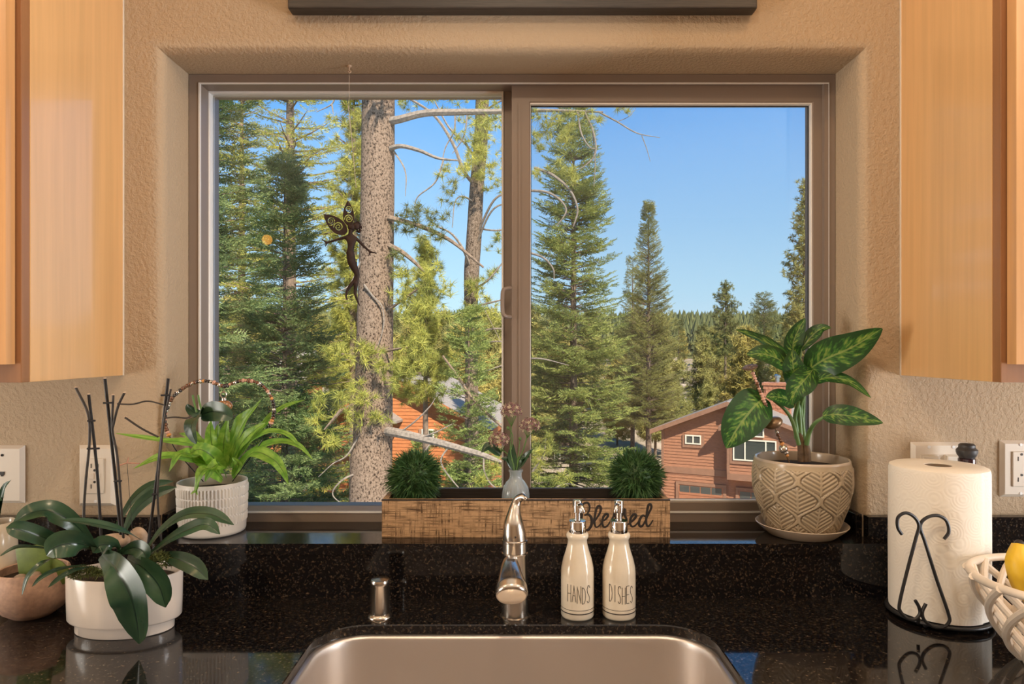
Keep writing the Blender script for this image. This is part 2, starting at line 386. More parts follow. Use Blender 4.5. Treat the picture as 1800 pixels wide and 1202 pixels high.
def leaf_mat(name, c_lo, c_hi, mid, trans, rough, scale, midw=0.06):
    m = mat(name, c_lo, rough, spec=0.5); t = m.node_tree; N = t.nodes.new; L = t.links.new; b = t.nodes['Principled BSDF']
    uv = N('ShaderNodeUVMap'); mp = N('ShaderNodeMapping'); mp.inputs['Scale'].default_value = scale; L(uv.outputs[0], mp.inputs[0])
    oi = N('ShaderNodeObjectInfo'); ad = N('ShaderNodeVectorMath'); ad.operation = 'ADD'; L(mp.outputs[0], ad.inputs[0]); cm = N('ShaderNodeMath'); cm.operation = 'MULTIPLY'; cm.inputs[1].default_value = 30.0
    L(oi.outputs['Random'], cm.inputs[0]); L(cm.outputs[0], ad.inputs[1])
    n = N('ShaderNodeTexNoise'); n.inputs['Scale'].default_value = 1.0; n.inputs['Detail'].default_value = 4; L(ad.outputs[0], n.inputs[0])
    r = N('ShaderNodeValToRGB'); L(n.outputs[0], r.inputs[0]); r.color_ramp.elements[0].position = 0.35; r.color_ramp.elements[1].position = 0.68
    r.color_ramp.elements[0].color = (*c_lo, 1); r.color_ramp.elements[1].color = (*c_hi, 1)
    s = N('ShaderNodeSeparateXYZ'); L(uv.outputs[0], s.inputs[0]); d = N('ShaderNodeMath'); d.operation = 'SUBTRACT'; d.inputs[1].default_value = 0.5; L(s.outputs[0], d.inputs[0])
    a = N('ShaderNodeMath'); a.operation = 'ABSOLUTE'; L(d.outputs[0], a.inputs[0]); k = N('ShaderNodeMath'); k.operation = 'LESS_THAN'; k.inputs[1].default_value = midw / 2; L(a.outputs[0], k.inputs[0])
    mx = N('ShaderNodeMix'); mx.data_type = 'RGBA'; L(k.outputs[0], mx.inputs[0]); L(r.outputs[0], mx.inputs[6]); mx.inputs[7].default_value = (*mid, 1); L(mx.outputs[2], b.inputs['Base Color'])
    tr = N('ShaderNodeBsdfTranslucent'); L(mx.outputs[2], tr.inputs[0]); ms = N('ShaderNodeMixShader'); ms.inputs[0].default_value = trans
    L(b.outputs[0], ms.inputs[1]); L(tr.outputs[0], ms.inputs[2]); L(ms.outputs[0], t.nodes['Material Output'].inputs[0])
    return m
M['orchid_leaf'] = leaf_mat('orchid_leaf', (0.020, 0.055, 0.030), (0.045, 0.095, 0.045), (0.012, 0.032, 0.02), 0.05, 0.24, (2, 2, 1), 0.05)
M['fern_leaf'] = leaf_mat('fern_frond', (0.16, 0.38, 0.04), (0.38, 0.62, 0.10), (0.12, 0.22, 0.04), 0.42, 0.38, (2.5, 9, 1), 0.07)

def dieff():
    m = mat('variegated_leaf', (0.05, 0.15, 0.03), 0.35, spec=0.5); t = m.node_tree; N = t.nodes.new; L = t.links.new
    b = t.nodes['Principled BSDF']; c = N('ShaderNodeUVMap'); s = N('ShaderNodeSeparateXYZ'); L(c.outputs[0], s.inputs[0])
    def math_(op, a, bb=None, cc=None):
        n = N('ShaderNodeMath'); n.operation = op
        for i, x in enumerate((a, bb, cc)):
            if x is None: continue
            if isinstance(x, (int, float)): n.inputs[i].default_value = x
            else: L(x, n.inputs[i])
        return n.outputs[0]
    d = math_('ABSOLUTE', math_('MULTIPLY_ADD', s.outputs[0], 2.0, -1.0))
    tt = math_('SUBTRACT', s.outputs[1], math_('MULTIPLY', d, 0.22))
    cb = N('ShaderNodeCombineXYZ'); L(math_('MULTIPLY', s.outputs[0], 6.0), cb.inputs[0]); L(math_('MULTIPLY', tt, 17.0), cb.inputs[1])
    oi = N('ShaderNodeObjectInfo'); L(math_('MULTIPLY', oi.outputs['Random'], 20.0), cb.inputs[2])
    n = N('ShaderNodeTexNoise'); n.inputs['Scale'].default_value = 1.0; n.inputs['Detail'].default_value = 5; L(cb.outputs[0], n.inputs[0])
    k = math_('SUBTRACT', n.outputs[0], math_('MULTIPLY', math_('POWER', d, 2.0), 0.26))
    r = N('ShaderNodeValToRGB'); L(k, r.inputs[0]); e = r.color_ramp.elements
    e[0].position = 0.40; e[0].color = (0.020, 0.075, 0.018, 1); e[1].position = 0.70; e[1].color = (0.36, 0.47, 0.10, 1)
    x = e.new(0.50); x.color = (0.055, 0.19, 0.03, 1)
    mid = math_('LESS_THAN', d, 0.05); mx = N('ShaderNodeMix'); mx.data_type = 'RGBA'; L(math_('MULTIPLY', mid, 0.7), mx.inputs[0])
    L(r.outputs[0], mx.inputs[6]); mx.inputs[7].default_value = (0.30, 0.40, 0.12, 1); L(mx.outputs[2], b.inputs['Base Color'])
    tr = N('ShaderNodeBsdfTranslucent'); L(mx.outputs[2], tr.inputs[0]); ms = N('ShaderNodeMixShader'); ms.inputs[0].default_value = 0.35
    L(b.outputs[0], ms.inputs[1]); L(tr.outputs[0], ms.inputs[2]); L(ms.outputs[0], t.nodes['Material Output'].inputs[0])
    return m
M['dieff'] = dieff()

def pane_material(name, weave=False):
    m = bpy.data.materials.new(name); m.use_nodes = True; t = m.node_tree; t.nodes.clear(); N = t.nodes.new; L = t.links.new
    out = N('ShaderNodeOutputMaterial'); tr = N('ShaderNodeBsdfTransparent'); mx = N('ShaderNodeMixShader')
    L(tr.outputs[0], mx.inputs[1]); L(mx.outputs[0], out.inputs[0])
    if not weave:
        tr.inputs[0].default_value = (0.985, 0.99, 0.985, 1)
        gl = N('ShaderNodeBsdfGlossy'); gl.inputs['Roughness'].default_value = 0.0; fr = N('ShaderNodeFresnel'); fr.inputs[0].default_value = 1.45
        L(fr.outputs[0], mx.inputs[0]); L(gl.outputs[0], mx.inputs[2])
    else:
        di = N('ShaderNodeBsdfDiffuse'); di.inputs[0].default_value = (0.16, 0.17, 0.19, 1); L(di.outputs[0], mx.inputs[2]); mx.inputs[0].default_value = 0.10
    return m
M['glass'] = pane_material('window_glass')
M['screen'] = pane_material('insect_mesh', True)
def vase_glass():
    m = bpy.data.materials.new('ribbed_clear_glass'); m.use_nodes = True; b = m.node_tree.nodes['Principled BSDF']
    b.inputs['Base Color'].default_value = (0.78, 0.88, 0.95, 1); b.inputs['Roughness'].default_value = 0.08; b.inputs['Transmission Weight'].default_value = 0.72; b.inputs['IOR'].default_value = 1.45
    return m
M['vase'] = vase_glass()

# outdoors
M['bark'] = None
def bark(name, c1, c2, c3, sc):
    m = mat(name, c1, 0.95, spec=0.1); t = m.node_tree; N = t.nodes.new; L = t.links.new
    b = t.nodes['Principled BSDF']; c = N('ShaderNodeTexCoord'); mp = N('ShaderNodeMapping'); mp.inputs['Scale'].default_value = (1, 1, 0.65); L(c.outputs['Object'], mp.inputs[0])
    n = N('ShaderNodeTexNoise'); n.inputs['Scale'].default_value = sc; n.inputs['Detail'].default_value = 6; n.inputs['Roughness'].default_value = 0.68; L(mp.outputs[0], n.inputs[0])
    r = N('ShaderNodeValToRGB'); L(n.outputs[0], r.inputs[0]); e = r.color_ramp.elements
    e[0].position = 0.40; e[0].color = (*c3, 1); e[1].position = 0.62; e[1].color = (*c1, 1); x = e.new(0.47); x.color = (*c2, 1)
    L(r.outputs[0], b.inputs['Base Color']); bp = N('ShaderNodeBump'); bp.inputs['Strength'].default_value = 0.9; bp.inputs['Distance'].default_value = 0.03
    L(n.outputs[0], bp.inputs['Height']); L(bp.outputs[0], b.inputs['Normal'])
    return m
M['bark'] = bark('pale_pine_bark', (0.34, 0.235, 0.165), (0.24, 0.16, 0.11), (0.035, 0.022, 0.016), 42)
M['bark_grey'] = bark('grey_pine_bark', (0.27, 0.195, 0.145), (0.17, 0.12, 0.085), (0.05, 0.035, 0.025), 30)
M['bark_far'] = mat('brown_bark', (0.17, 0.115, 0.08), 0.95, var=0.4, vscale=8)
M['dead_wood'] = mat('bleached_dead_wood', (0.23, 0.18, 0.14), 0.9, var=0.35, vscale=25)
M['branch_brown'] = mat('brown_branch', (0.20, 0.135, 0.09), 0.9, var=0.4, vscale=25)
def foliage(name, c1, c2, trans=0.3, sc=1.2):
    m = mat(name, c1, 0.6, spec=0.2); t = m.node_tree; N = t.nodes.new; L = t.links.new; b = t.nodes['Principled BSDF']
    c = N('ShaderNodeTexCoord'); n = N('ShaderNodeTexNoise'); n.inputs['Scale'].default_value = sc; n.inputs['Detail'].default_value = 4; L(c.outputs['Object'], n.inputs[0])
    g = N('ShaderNodeNewGeometry'); mr = N('ShaderNodeMath'); mr.operation = 'MULTIPLY_ADD'; mr.inputs[1].default_value = 0.5; L(g.outputs['Random Per Island'], mr.inputs[0])
    sb = N('ShaderNodeMath'); sb.operation = 'SUBTRACT'; sb.inputs[1].default_value = 0.25; L(n.outputs[0], sb.inputs[0]); L(sb.outputs[0], mr.inputs[2])
    r = N('ShaderNodeValToRGB'); L(mr.outputs[0], r.inputs[0]); r.color_ramp.elements[0].position = 0.25; r.color_ramp.elements[1].position = 0.75
    r.color_ramp.elements[0].color = (*c2, 1); r.color_ramp.elements[1].color = (*c1, 1); L(r.outputs[0], b.inputs['Base Color'])
    tr = N('ShaderNodeBsdfTranslucent'); L(r.outputs[0], tr.inputs[0]); mx = N('ShaderNodeMixShader'); mx.inputs[0].default_value = trans
    L(b.outputs[0], mx.inputs[1]); L(tr.outputs[0], mx.inputs[2]); L(mx.outputs[0], t.nodes['Material Output'].inputs[0])
    return m
M['fir_shaded'] = foliage('shaded_blue_green_fir', (0.28, 0.33, 0.12), (0.105, 0.16, 0.06))  # shade on the left firs is put into this darker foliage colour
M['fir_green'] = foliage('green_fir', (0.46, 0.47, 0.13), (0.14, 0.19, 0.055))
M['fir_light'] = foliage('light_green_fir', (0.46, 0.50, 0.15), (0.17, 0.23, 0.07))
M['pine_yellow'] = foliage('yellow_green_pine', (0.62, 0.56, 0.12), (0.27, 0.29, 0.07), 0.35)
M['pine_dark'] = foliage('olive_pine', (0.32, 0.31, 0.10), (0.12, 0.14, 0.05))
M['olive_mid'] = foliage('mid_olive_conifer', (0.42, 0.39, 0.12), (0.15, 0.16, 0.05), 0.25, 0.5)
M['olive'] = foliage('olive_conifer', (0.50, 0.45, 0.14), (0.22, 0.21, 0.07), 0.25, 0.7)
M['olive2'] = foliage('yellow_conifer', (0.64, 0.52, 0.15), (0.30, 0.26, 0.08), 0.25, 0.7)
M['forest'] = foliage('far_conifers', (0.22, 0.22, 0.08), (0.10, 0.12, 0.055), 0.2, 0.05)
M['ground'] = mat('dry_forest_floor', (0.52, 0.39, 0.28), 0.95, var=0.5, vscale=0.35, color2=(0.20, 0.155, 0.085), detail=8)
M['siding'] = mat('red_brown_siding', (0.36, 0.155, 0.08), 0.7, var=0.22, vscale=6, stretch=(1, 1, 6))
M['siding_orange'] = mat('orange_siding', (0.42, 0.135, 0.04), 0.7, var=0.2, vscale=6, stretch=(1, 1, 6))
M['house_trim'] = mat('brown_trim', (0.29, 0.145, 0.085), 0.7, var=0.1, vscale=5)
M['shingle'] = mat('grey_shingle', (0.26, 0.215, 0.18), 0.9, var=0.25, vscale=14)
M['white_trim'] = mat('white_window_trim', (0.78, 0.70, 0.56), 0.5)
M['dark_glass'] = mat('house_window_glass', (0.06, 0.065, 0.06), 0.05, spec=0.9)
M['brick'] = mat('red_brick', (0.42, 0.17, 0.09), 0.85, var=0.3, vscale=10)
M['garage'] = mat('garage_door_paint', (0.40, 0.16, 0.08), 0.6, var=0.1, vscale=4)

# ------------------------------------------------------------------ the room
YW = 1.297; OX = 0.667; OZ0, OZ1 = 0.975, CZ + 0.563; CT = 0.91; LT = 1.01
def window_wall():
    loops = []
    big = (-2.7, 2.7, 0.0, 2.44)
    def rect(o, y): return [(-OX - o, y, OZ0 - o), (OX + o, y, OZ0 - o), (OX + o, y, OZ1 + o), (-OX - o, y, OZ1 + o)]
    B = lambda y: [(big[0], y, big[2]), (big[1], y, big[2]), (big[1], y, big[3]), (big[0], y, big[3])]
    r = 0.024
    loops.append(B(YW)); loops.append(rect(r + 0.004, YW))
    for k in range(7):
        a = math.pi / 2 * k / 6; loops.append(rect(r * (1 - math.sin(a)), YW + r * (1 - math.cos(a))))
    loops.append(rect(0, YW + r + 0.004)); loops.append(rect(0, 1.52)); loops.append(B(1.52))
    V = [p for l in loops for p in l]; Fc = []
    for i in range(len(loops) - 1):
        for k in range(4):
            j = (k + 1) % 4; Fc.append((i * 4 + k, i * 4 + j, i * 4 + 4 + j, i * 4 + 4 + k))
    n = len(loops) - 1
    for k in range(4):
        j = (k + 1) % 4; Fc.append((n * 4 + k, n * 4 + j, j, k))
    mb = MB(); mb.add(V, Fc); return mb
struct(window_wall().build('wall_front', M['wall'], smooth=True, sharp=35), 'tan orange-peel plaster wall with a rounded opening around the window')
struct(MB().bb(-2.85, -2.7, -2.95, 1.52, 0, 2.44).build('wall_left', M['wall']), 'tan plaster wall at the far left of the kitchen')
struct(MB().bb(2.7, 2.85, -2.95, 1.52, 0, 2.44).build('wall_right', M['wall']), 'tan plaster wall at the far right of the kitchen')
struct(MB().bb(-2.7, 2.7, -2.95, -2.8, 0, 2.44).build('wall_rear', M['wall']), 'tan plaster wall behind the viewer')
struct(MB().bb(-2.85, 2.85, -2.95, 1.52, -0.2, 0).build('floor', M['floor']), 'oak plank kitchen floor')
struct(MB().bb(-2.85, 2.85, -2.95, 1.52, 2.44, 2.64).build('ceiling', M['ceiling']), 'pale textured kitchen ceiling')

for i, (cx, cy) in enumerate(CANS):
    t = thing('ceiling_light', ['recessed ceiling light above the right of the sink', 'recessed ceiling light above the left of the sink', 'recessed ceiling light at the left behind the viewer',
              'recessed ceiling light in the middle behind the viewer', 'recessed ceiling light at the right behind the viewer'][i], 'light', (cx, cy, 2.44), 'recessed ceiling lights')
    MB().lathe([(0.095, -0.004), (0.095, 0.0), (0.07, 0.0), (0.068, -0.006), (0.095, -0.006)], (cx, cy, 2.44), 24, cap0=False, cap1=False).build('trim_ring', M['white_plastic'], t, smooth=True)
    MB().lathe([(0.0, -0.002), (0.069, -0.002)], (cx, cy, 2.44), 24, cap1=False).build('lens', mat('lamp_lens', (1, .9, .8), emit=((1.0, 0.72, 0.42), 3.0)), t)

# ---- window
wn = bpy.data.objects.new('window_1', None); COL.objects.link(wn); wn.location = (0, 1.407, LT); WLOC['window_1'] = Vector((0, 1.407, LT))
struct(wn, 'taupe vinyl slider window with two panes above the sink')
def X(px, D): return (px - 900) * D / F
def Z(py, D): return CZ + (610 - py) * D / F
zb = LT
fr = MB(); xl, xr = -OX + 0.001, OX - 0.001; zt = OZ1 - 0.001
fr.ring(xl, xr, zb, zt, 0.022, 0.022, 0.020, 0.019, 1.407, 1.50)
fr.build('window_frame', M['vinyl'], wn)
fr = MB(); fr.ring(X(349.5, 1.407), X(1457, 1.407) , zb + 0.0185, zt - 0.0175, 0.0035, 0.0005, 0.0035, 0.0025, 1.405, 1.409)
fr.build('frame_lip', M['bead_vinyl'], wn)
D1 = 1.452
fx = MB().ring(X(354, D1), X(905, D1), Z(903, D1), Z(148, D1), X(364, D1) - X(354, D1), X(905, D1) - X(884, D1), Z(899, D1) - Z(903, D1) + 0.002, 0.016, D1, 1.49, 0.003).build('fixed_sash', M['vinyl'], wn)
MB().ring(X(363, D1), X(885, D1), Z(901, D1), Z(159.5, D1), X(370, D1) - X(363, D1), 0.004, 0.006, 0.0065, D1 - 0.004, D1 + 0.02, 0.002).build('glazing_bead', M['bead_vinyl'], fx)
MB().bb(X(368, D1), X(884, D1), D1 + 0.012, D1 + 0.016, Z(899, D1), Z(163, D1)).build('glass_pane', M['glass'], fx)
D2 = 1.418
ss = MB().ring(X(899.5, D2), X(1457.5, D2), Z(906, D2), Z(149.5, D2), X(933, D2) - X(899.5, D2), X(1457.5, D2) - X(1427, D2), Z(881, D2) - Z(906, D2), Z(149.5, D2) - Z(181, D2), D2, D2 + 0.027, 0.003)
ss.build('sliding_sash', M['vinyl'], wn)
ss = bpy.data.objects['sliding_sash']
MB().ring(X(932, D2), X(1429, D2), Z(881.5, D2), Z(179.5, D2), 0.0012, 0.0035, 0.0035, 0.004, D2 + 0.002, D2 + 0.0117, 0.001).build('glazing_bead', M['bead_vinyl'], ss)
MB().ring(X(933.5, D2), X(1425.5, D2), Z(879, D2), Z(183, D2), 0.0012, 0.002, 0.0012, 0.002, D2 + 0.0108, D2 + 0.0119).build('gasket', M['rubber'], ss)
MB().bb(X(932, D2), X(1428, D2), D2 + 0.012, D2 + 0.016, Z(881, D2), Z(181, D2)).build('glass_pane', M['glass'], ss)
MB().bb(X(914, D2) - 0.003, X(914, D2) + 0.0015, D2 - 0.002, D2 + 0.002, Z(880, D2), Z(183, D2)).build('sash_groove', M['vinyl'], ss)
MB().bb(X(909, 1.485), X(1440, 1.485), 1.4846, 1.4850, Z(893, 1.485), Z(160, 1.485)).build('insect_screen', M['screen'], wn)
hd = MB()
hp = [P(897, 506, 1.418), P(889, 507, 1.404), P(884, 512, 1.402), P(883, 532, 1.402), P(884, 550, 1.402), P(889, 556, 1.404), P(897, 557, 1.418)]
hd.tube(hp, 0.0042, 8, seg=22)
hd.build('latch_handle', M['vinyl'], wn, smooth=True)

# ---- granite
def rrect(x0, x1, y0, y1, r, z, n=9):
    out = []
    for cx, cy, a0 in ((x1 - r, y1 - r, 0), (x0 + r, y1 - r, 90), (x0 + r, y0 + r, 180), (x1 - r, y0 + r, 270)):
        for k in range(n):
            a = R(a0 + 90 * k / (n - 1)); out.append(Vector((cx + r * math.cos(a), cy + r * math.sin(a), z)))
    return out
SX0, SX1, SY0, SY1 = -0.3135, 0.3185, 0.70, 1.131
def countertop():
    mb = MB(); n = 9; th = 0.016
    inn = rrect(SX0, SX1, SY0, SY1, 0.08, CT); ch = rrect(SX0 - 0.0015, SX1 + 0.0015, SY0 - 0.0015, SY1 + 0.0015, 0.0815, CT)
    inn = [Vector((p.x, p.y, CT - 0.0015)) for p in inn]
    oc = [(1.75, YW), (-1.75, YW), (-1.75, 0.62), (1.75, 0.62)]
    m = len(ch); V = list(ch) + inn + [Vector((p.x, p.y, CT - th)) for p in inn]; Fc = []
    for k in range(m):
        j = (k + 1) % m; Fc += [(k, j, m + j, m + k), (m + k, m + j, 2 * m + j, 2 * m + k)]
    top = len(V); V += [Vector((x, y, CT)) for x, y in oc] + [Vector((x, y, CT - 0.03)) for x, y in oc]
    for k in range(m):
        j = (k + 1) % m; a, b = k // n, j // n
        if a == b: Fc.append((k, top + a, j))
        else: Fc.append((k, top + a, top + b, j))
        c = 2 * m
        if a == b: Fc.append((c + k, c + j, top + 4 + a))
        else: Fc.append((c + k, c + j, top + 4 + b, top + 4 + a))
    for k in range(4):
        j = (k + 1) % 4; Fc.append((top + k, top + 4 + k, top + 4 + j, top + j))
    return mb.add(V, Fc)
tag(countertop().build('countertop', M['granite'], smooth=True, sharp=25, origin=(0, 1, 0.88)), 'polished black and brown speckled granite countertop around the sink', 'countertop')
tag(MB().bb(-1.75, -0.731, 1.277, YW - 0.0005, CT, 1.052, 0.0015).build('backsplash', M['granite'], origin=(-1.2, 1.287, CT)), 'low dark granite backsplash strip behind the orchid pot', 'backsplash')
tag(MB().bb(0.731, 1.75, 1.277, YW - 0.0005, CT, 1.052, 0.0015).build('backsplash', M['granite'], origin=(1.2, 1.287, CT)), 'low dark granite backsplash strip behind the paper towel roll', 'backsplash')
lg = thing('window_ledge', 'raised dark granite ledge under the window carrying the pots', 'ledge', (0, 1.30, CT))
sl = MB(); pl = [(-0.735, 1.262), (-0.72, 1.25), (0.72, 1.25), (0.735, 1.262), (0.735, 1.276), (OX - 0.0005, 1.298), (OX - 0.0005, 1.46), (-OX + 0.0005, 1.46), (-OX + 0.0005, 1.298), (-0.735, 1.276)]
sl.prism([(x, y, LT - 0.0195) for x, y in pl], (0, 0, 0.0195)).build('ledge_slab', M['granite'], lg)
MB().bb(-0.73, 0.73, 1.254, 1.276, CT, LT - 0.0195).build('ledge_face', M['granite'], lg)
for s in (-1, 1):
    MB().bb(min(s * (OX - 0.012), s * (OX - 0.0005)), max(s * (OX - 0.012), s * (OX - 0.0005)), 1.30, 1.4065, LT, 1.052, 0.001).build('side_splash', M['granite'], lg)
    MB().bb(min(s * OX, s * 0.731), max(s * OX, s * 0.731), 1.277, YW - 0.0005, LT, 1.052, 0.001).build('return_splash', M['granite'], lg)

# ---- sink
def sink():
    mb = MB(); L = []
    spec = [(-0.020, -0.0165, 0.1), (0.004, -0.0165, 0.076), (0.0065, -0.0175, 0.0735), (0.008, -0.021, 0.072), (0.0085, -0.03, 0.0715), (0.013, -0.19, 0.067), (0.018, -0.205, 0.062), (0.03, -0.214, 0.055), (0.05, -0.216, 0.04), (0.17, -0.222, 0.03)]
    for o, z, r in spec: L.append(rrect(SX0 + o, SX1 - o, SY0 + o, SY1 - o, r, CT + z))
    V = [p for l in L for p in l]; m = len(L[0]); Fc = []
    for i in range(len(L) - 1):
        for k in range(m):
            j = (k + 1) % m; Fc.append((i * m + k, i * m + j, i * m + m + j, i * m + m + k))
    Fc.append(tuple((len(L) - 1) * m + k for k in range(m)))
    return mb.add(V, Fc)
sk = thing('sink', 'stainless steel undermount sink with rounded corners set in the granite', 'sink', (0, 0.915, CT - 0.222))
sink().build('basin', M['steel'], sk, smooth=True, sharp=60)
MB().lathe([(0.055, 0), (0.052, 0.003), (0.04, 0.001), (0.02, -0.001), (0.0, -0.001)], (0.0025, 0.915, CT - 0.2215), 24).build('drain', M['chrome'], sk, smooth=True)
bc = thing('base_cabinet', 'wooden base cabinet carrying the granite countertop', 'cabinet', (0, 0.95, 0))
for a in (-1.75, 1.73, -0.5, 0.48): MB().bb(a, a + 0.02, 0.68, YW - 0.001, 0, CT - 0.03).build('side_panel', M['maple'], bc)
MB().bb(-1.75, 1.75, 0.645, 0.66, 0.1, CT - 0.03).build('front_panel', M['maple'], bc)

# ---- wall cabinets
def wall_cabinet(s, y0, label):
    xa = s * 0.7375; xb = s * 1.45; z0, z1 = CZ - 0.0535, 2.36
    f = lambda a, b: (min(a, b), max(a, b))
    t = thing('wall_cabinet', label, 'cabinet', (s * 1.09, 1.16, z0), 'maple wall cabinets')
    MB().bb(*f(xa, xb), y0 + 0.019, YW - 0.001, z0, z1, 0.001).build('cabinet_body', M['maple'], t)
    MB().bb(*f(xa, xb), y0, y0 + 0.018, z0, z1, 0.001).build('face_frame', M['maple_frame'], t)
    xd = s * 0.7455
    d = MB().ring(*f(xd, xb - s * 0.01), z0 + 0.028, z1 - 0.02, 0.06, 0.06, 0.06, 0.06, y0 - 0.021, y0 - 0.002, 0.004).build('door', M['maple_dark'], t)
    MB().bb(*f(xd + s * 0.055, xb - s * 0.065), y0 - 0.014, y0 - 0.004, z0 + 0.085, z1 - 0.078).build('door_panel', M['maple'], d)
    MB().bb(*f(xa + s * 0.0005, xa - s * 0.0012), YW - 0.004, YW - 0.0005, z0, z1).build('caulk_line', M['white_plastic'], t)
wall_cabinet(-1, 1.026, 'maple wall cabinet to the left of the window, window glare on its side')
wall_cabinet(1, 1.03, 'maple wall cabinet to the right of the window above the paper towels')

# ---- sign above the window
sg = thing('wall_sign', 'dark framed wooden sign above the window, only its bottom edge in view', 'sign', (0.02, 1.29, CZ + 0.632))
zs = CZ + (610 - 17) * 1.27 / F
MB().bb(X(507, 1.27), X(1330, 1.27), 1.265, 1.294, zs, zs + 0.022, 0.003).build('bottom_rail', M['black_wood'], sg)
MB().bb(X(507, 1.27), X(507, 1.27) + 0.022, 1.265, 1.294, zs + 0.022, zs + 0.3, 0.003).build('side_rail', M['black_wood'], sg)
MB().bb(X(1330, 1.27) - 0.022, X(1330, 1.27), 1.265, 1.294, zs + 0.022, zs + 0.3, 0.003).build('side_rail', M['black_wood'], sg)
MB().bb(X(507, 1.27) + 0.022, X(1330, 1.27) - 0.022, 1.265, 1.294, zs + 0.278, zs + 0.3, 0.003).build('top_rail', M['black_wood'], sg)
MB().bb(X(507, 1.27) + 0.02, X(1330, 1.27) - 0.02, 1.2685, 1.29, zs + 0.0125, zs + 0.28).build('sign_panel', M['grey_wood'], sg)

# ---- electrical plates
def plate(name, x0, x1, z0, z1, label, cat):
    t = thing(name, label, cat, ((x0 + x1) / 2, YW, z0))
    mb = MB(); b = 0.006; y1 = YW - 0.0005; y0 = YW - 0.0075
    V = [(x0, y1, z0), (x1, y1, z0), (x1, y1, z1), (x0, y1, z1), (x0 + b, y0, z0 + b), (x1 - b, y0, z0 + b), (x1 - b, y0, z1 - b), (x0 + b, y0, z1 - b)]
    mb.add(V, [(4, 5, 6, 7), (0, 1, 5, 4), (1, 2, 6, 5), (2, 3, 7, 6), (3, 0, 4, 7), (3, 2, 1, 0)]).build('cover_plate', M['white_plastic'], t)
    return t
def screw(t, x, z): MB().lathe([(0.003, 0), (0.0028, 0.001), (0, 0.0012)], (x, YW - 0.0075, z), 10, axis=(0, -1, 0)).build('screw', M['bead_vinyl'], t)
def receptacle(t, xc, zc, gfci):
    yf = YW - 0.0075
    bd = MB().bb(xc - 0.0165, xc + 0.0165, yf - 0.0025, yf, zc - 0.033, zc + 0.033, 0.0015).build('receptacle', M['white_plastic'], t)
    for dz in (0.0195, -0.0195):
        MB().bb(xc - 0.0072, xc - 0.0056, yf - 0.003, yf - 0.002, zc + dz - 0.004, zc + dz + 0.004).bb(xc + 0.0056, xc + 0.0072, yf - 0.003, yf - 0.002, zc + dz - 0.0035, zc + dz + 0.0035).lathe([(0.0024, 0), (0.0024, 0.001)], (xc, yf - 0.002, zc + dz - (0.0085 if dz > 0 else -0.0085) * (1 if gfci else -1) * (-1 if not gfci and dz < 0 else 1)), 10, axis=(0, -1, 0)).build('socket_slots', M['slot'], bd)
    if gfci:
        for dx in (-0.006, 0.006): MB().bb(xc + dx - 0.0045, xc + dx + 0.0045, yf - 0.004, yf - 0.002, zc - 0.0055, zc + 0.0055, 0.0008).build('test_button', M['white_plastic'], bd)
ax, az = X(172, YW), Z(835, YW)
t = plate('outlet', ax - 0.0345, ax + 0.0345, az - 0.0575, az + 0.0575, 'ivory outlet plate on the wall behind the orchid stakes', 'outlet'); receptacle(t, ax, az, True); screw(t, ax, az + 0.048); screw(t, ax, az - 0.048)
bx, bz = X(12, YW), Z(833, YW)
t = plate('phone_jack', bx - 0.0355, bx + 0.0355, bz - 0.055, bz + 0.055, 'ivory phone jack plate on the wall at the far left edge', 'jack')
MB().bb(bx - 0.007, bx + 0.001, YW - 0.009, YW - 0.0072, bz + 0.000, bz + 0.006).bb(bx - 0.005, bx - 0.001, YW - 0.009, YW - 0.0072, bz - 0.003, bz + 0.001).build('jack_port', M['slot'], t)
MB().lathe([(0.0025, 0), (0.0025, 0.001), (0.0015, 0.001), (0.0015, 0)], (bx - 0.003, YW - 0.0075, bz + 0.037), 12, axis=(0, -1, 0)).build('screw', M['slot'], t); screw(t, bx - 0.003, bz - 0.041)
cx, cz = X(1650, YW), Z(828, YW)
t = plate('light_switch', cx - 0.054, cx + 0.054, cz - 0.0555, cz + 0.0555, 'ivory double rocker switch plate half hidden behind the paper towel roll', 'switch')
for dx in (-0.023, 0.023):
    rk = MB().bb(cx + dx - 0.0165, cx + dx + 0.0165, YW - 0.0095, YW - 0.0072, cz - 0.033, cz + 0.033, 0.001).build('rocker_bezel', M['slot'] if False else M['white_plastic'], t)
    MB().box((cx + dx, YW - 0.0105, cz), (0.030, 0.004, 0.062), Matrix.Rotation(R(5), 3, 'X'), 0.001).build('rocker', M['white_plastic'], rk)
    screw(t, cx + dx, cz + 0.047)
dx_, dz_ = X(1789, YW), Z(823, YW)
t = plate('outlet', dx_ - 0.0355, dx_ + 0.0355, dz_ - 0.0535, dz_ + 0.0535, 'ivory outlet plate on the wall at the right edge above the fruit basket', 'outlet'); receptacle(t, dx_, dz_, False); screw(t, dx_, dz_ + 0.046); screw(t, dx_, dz_ - 0.046)

# ---- amber pendant lamp behind the viewer (its glint shows in the pane and in the granite)
pd = thing('pendant_lamp', 'amber glass globe pendant lamp hanging behind the viewer', 'lamp', (-1.79, -2.06, 2.44))
MB().tube([(-1.79, -2.06, 2.44), (-1.79, -2.06, 2.19)], 0.004, 6).lathe([(0.05, 0.0), (0.045, -0.02), (0.0, -0.022)], (-1.79, -2.06, 2.44), 16).build('cord', M['iron'], pd)
am = mat('lit_amber_glass', (1, .5, .15), emit=((1.0, 0.42, 0.06), 9.0))
MB().ball((-1.79, -2.06, 2.155), 0.037, 16, 10).build('globe', am, pd, smooth=True)

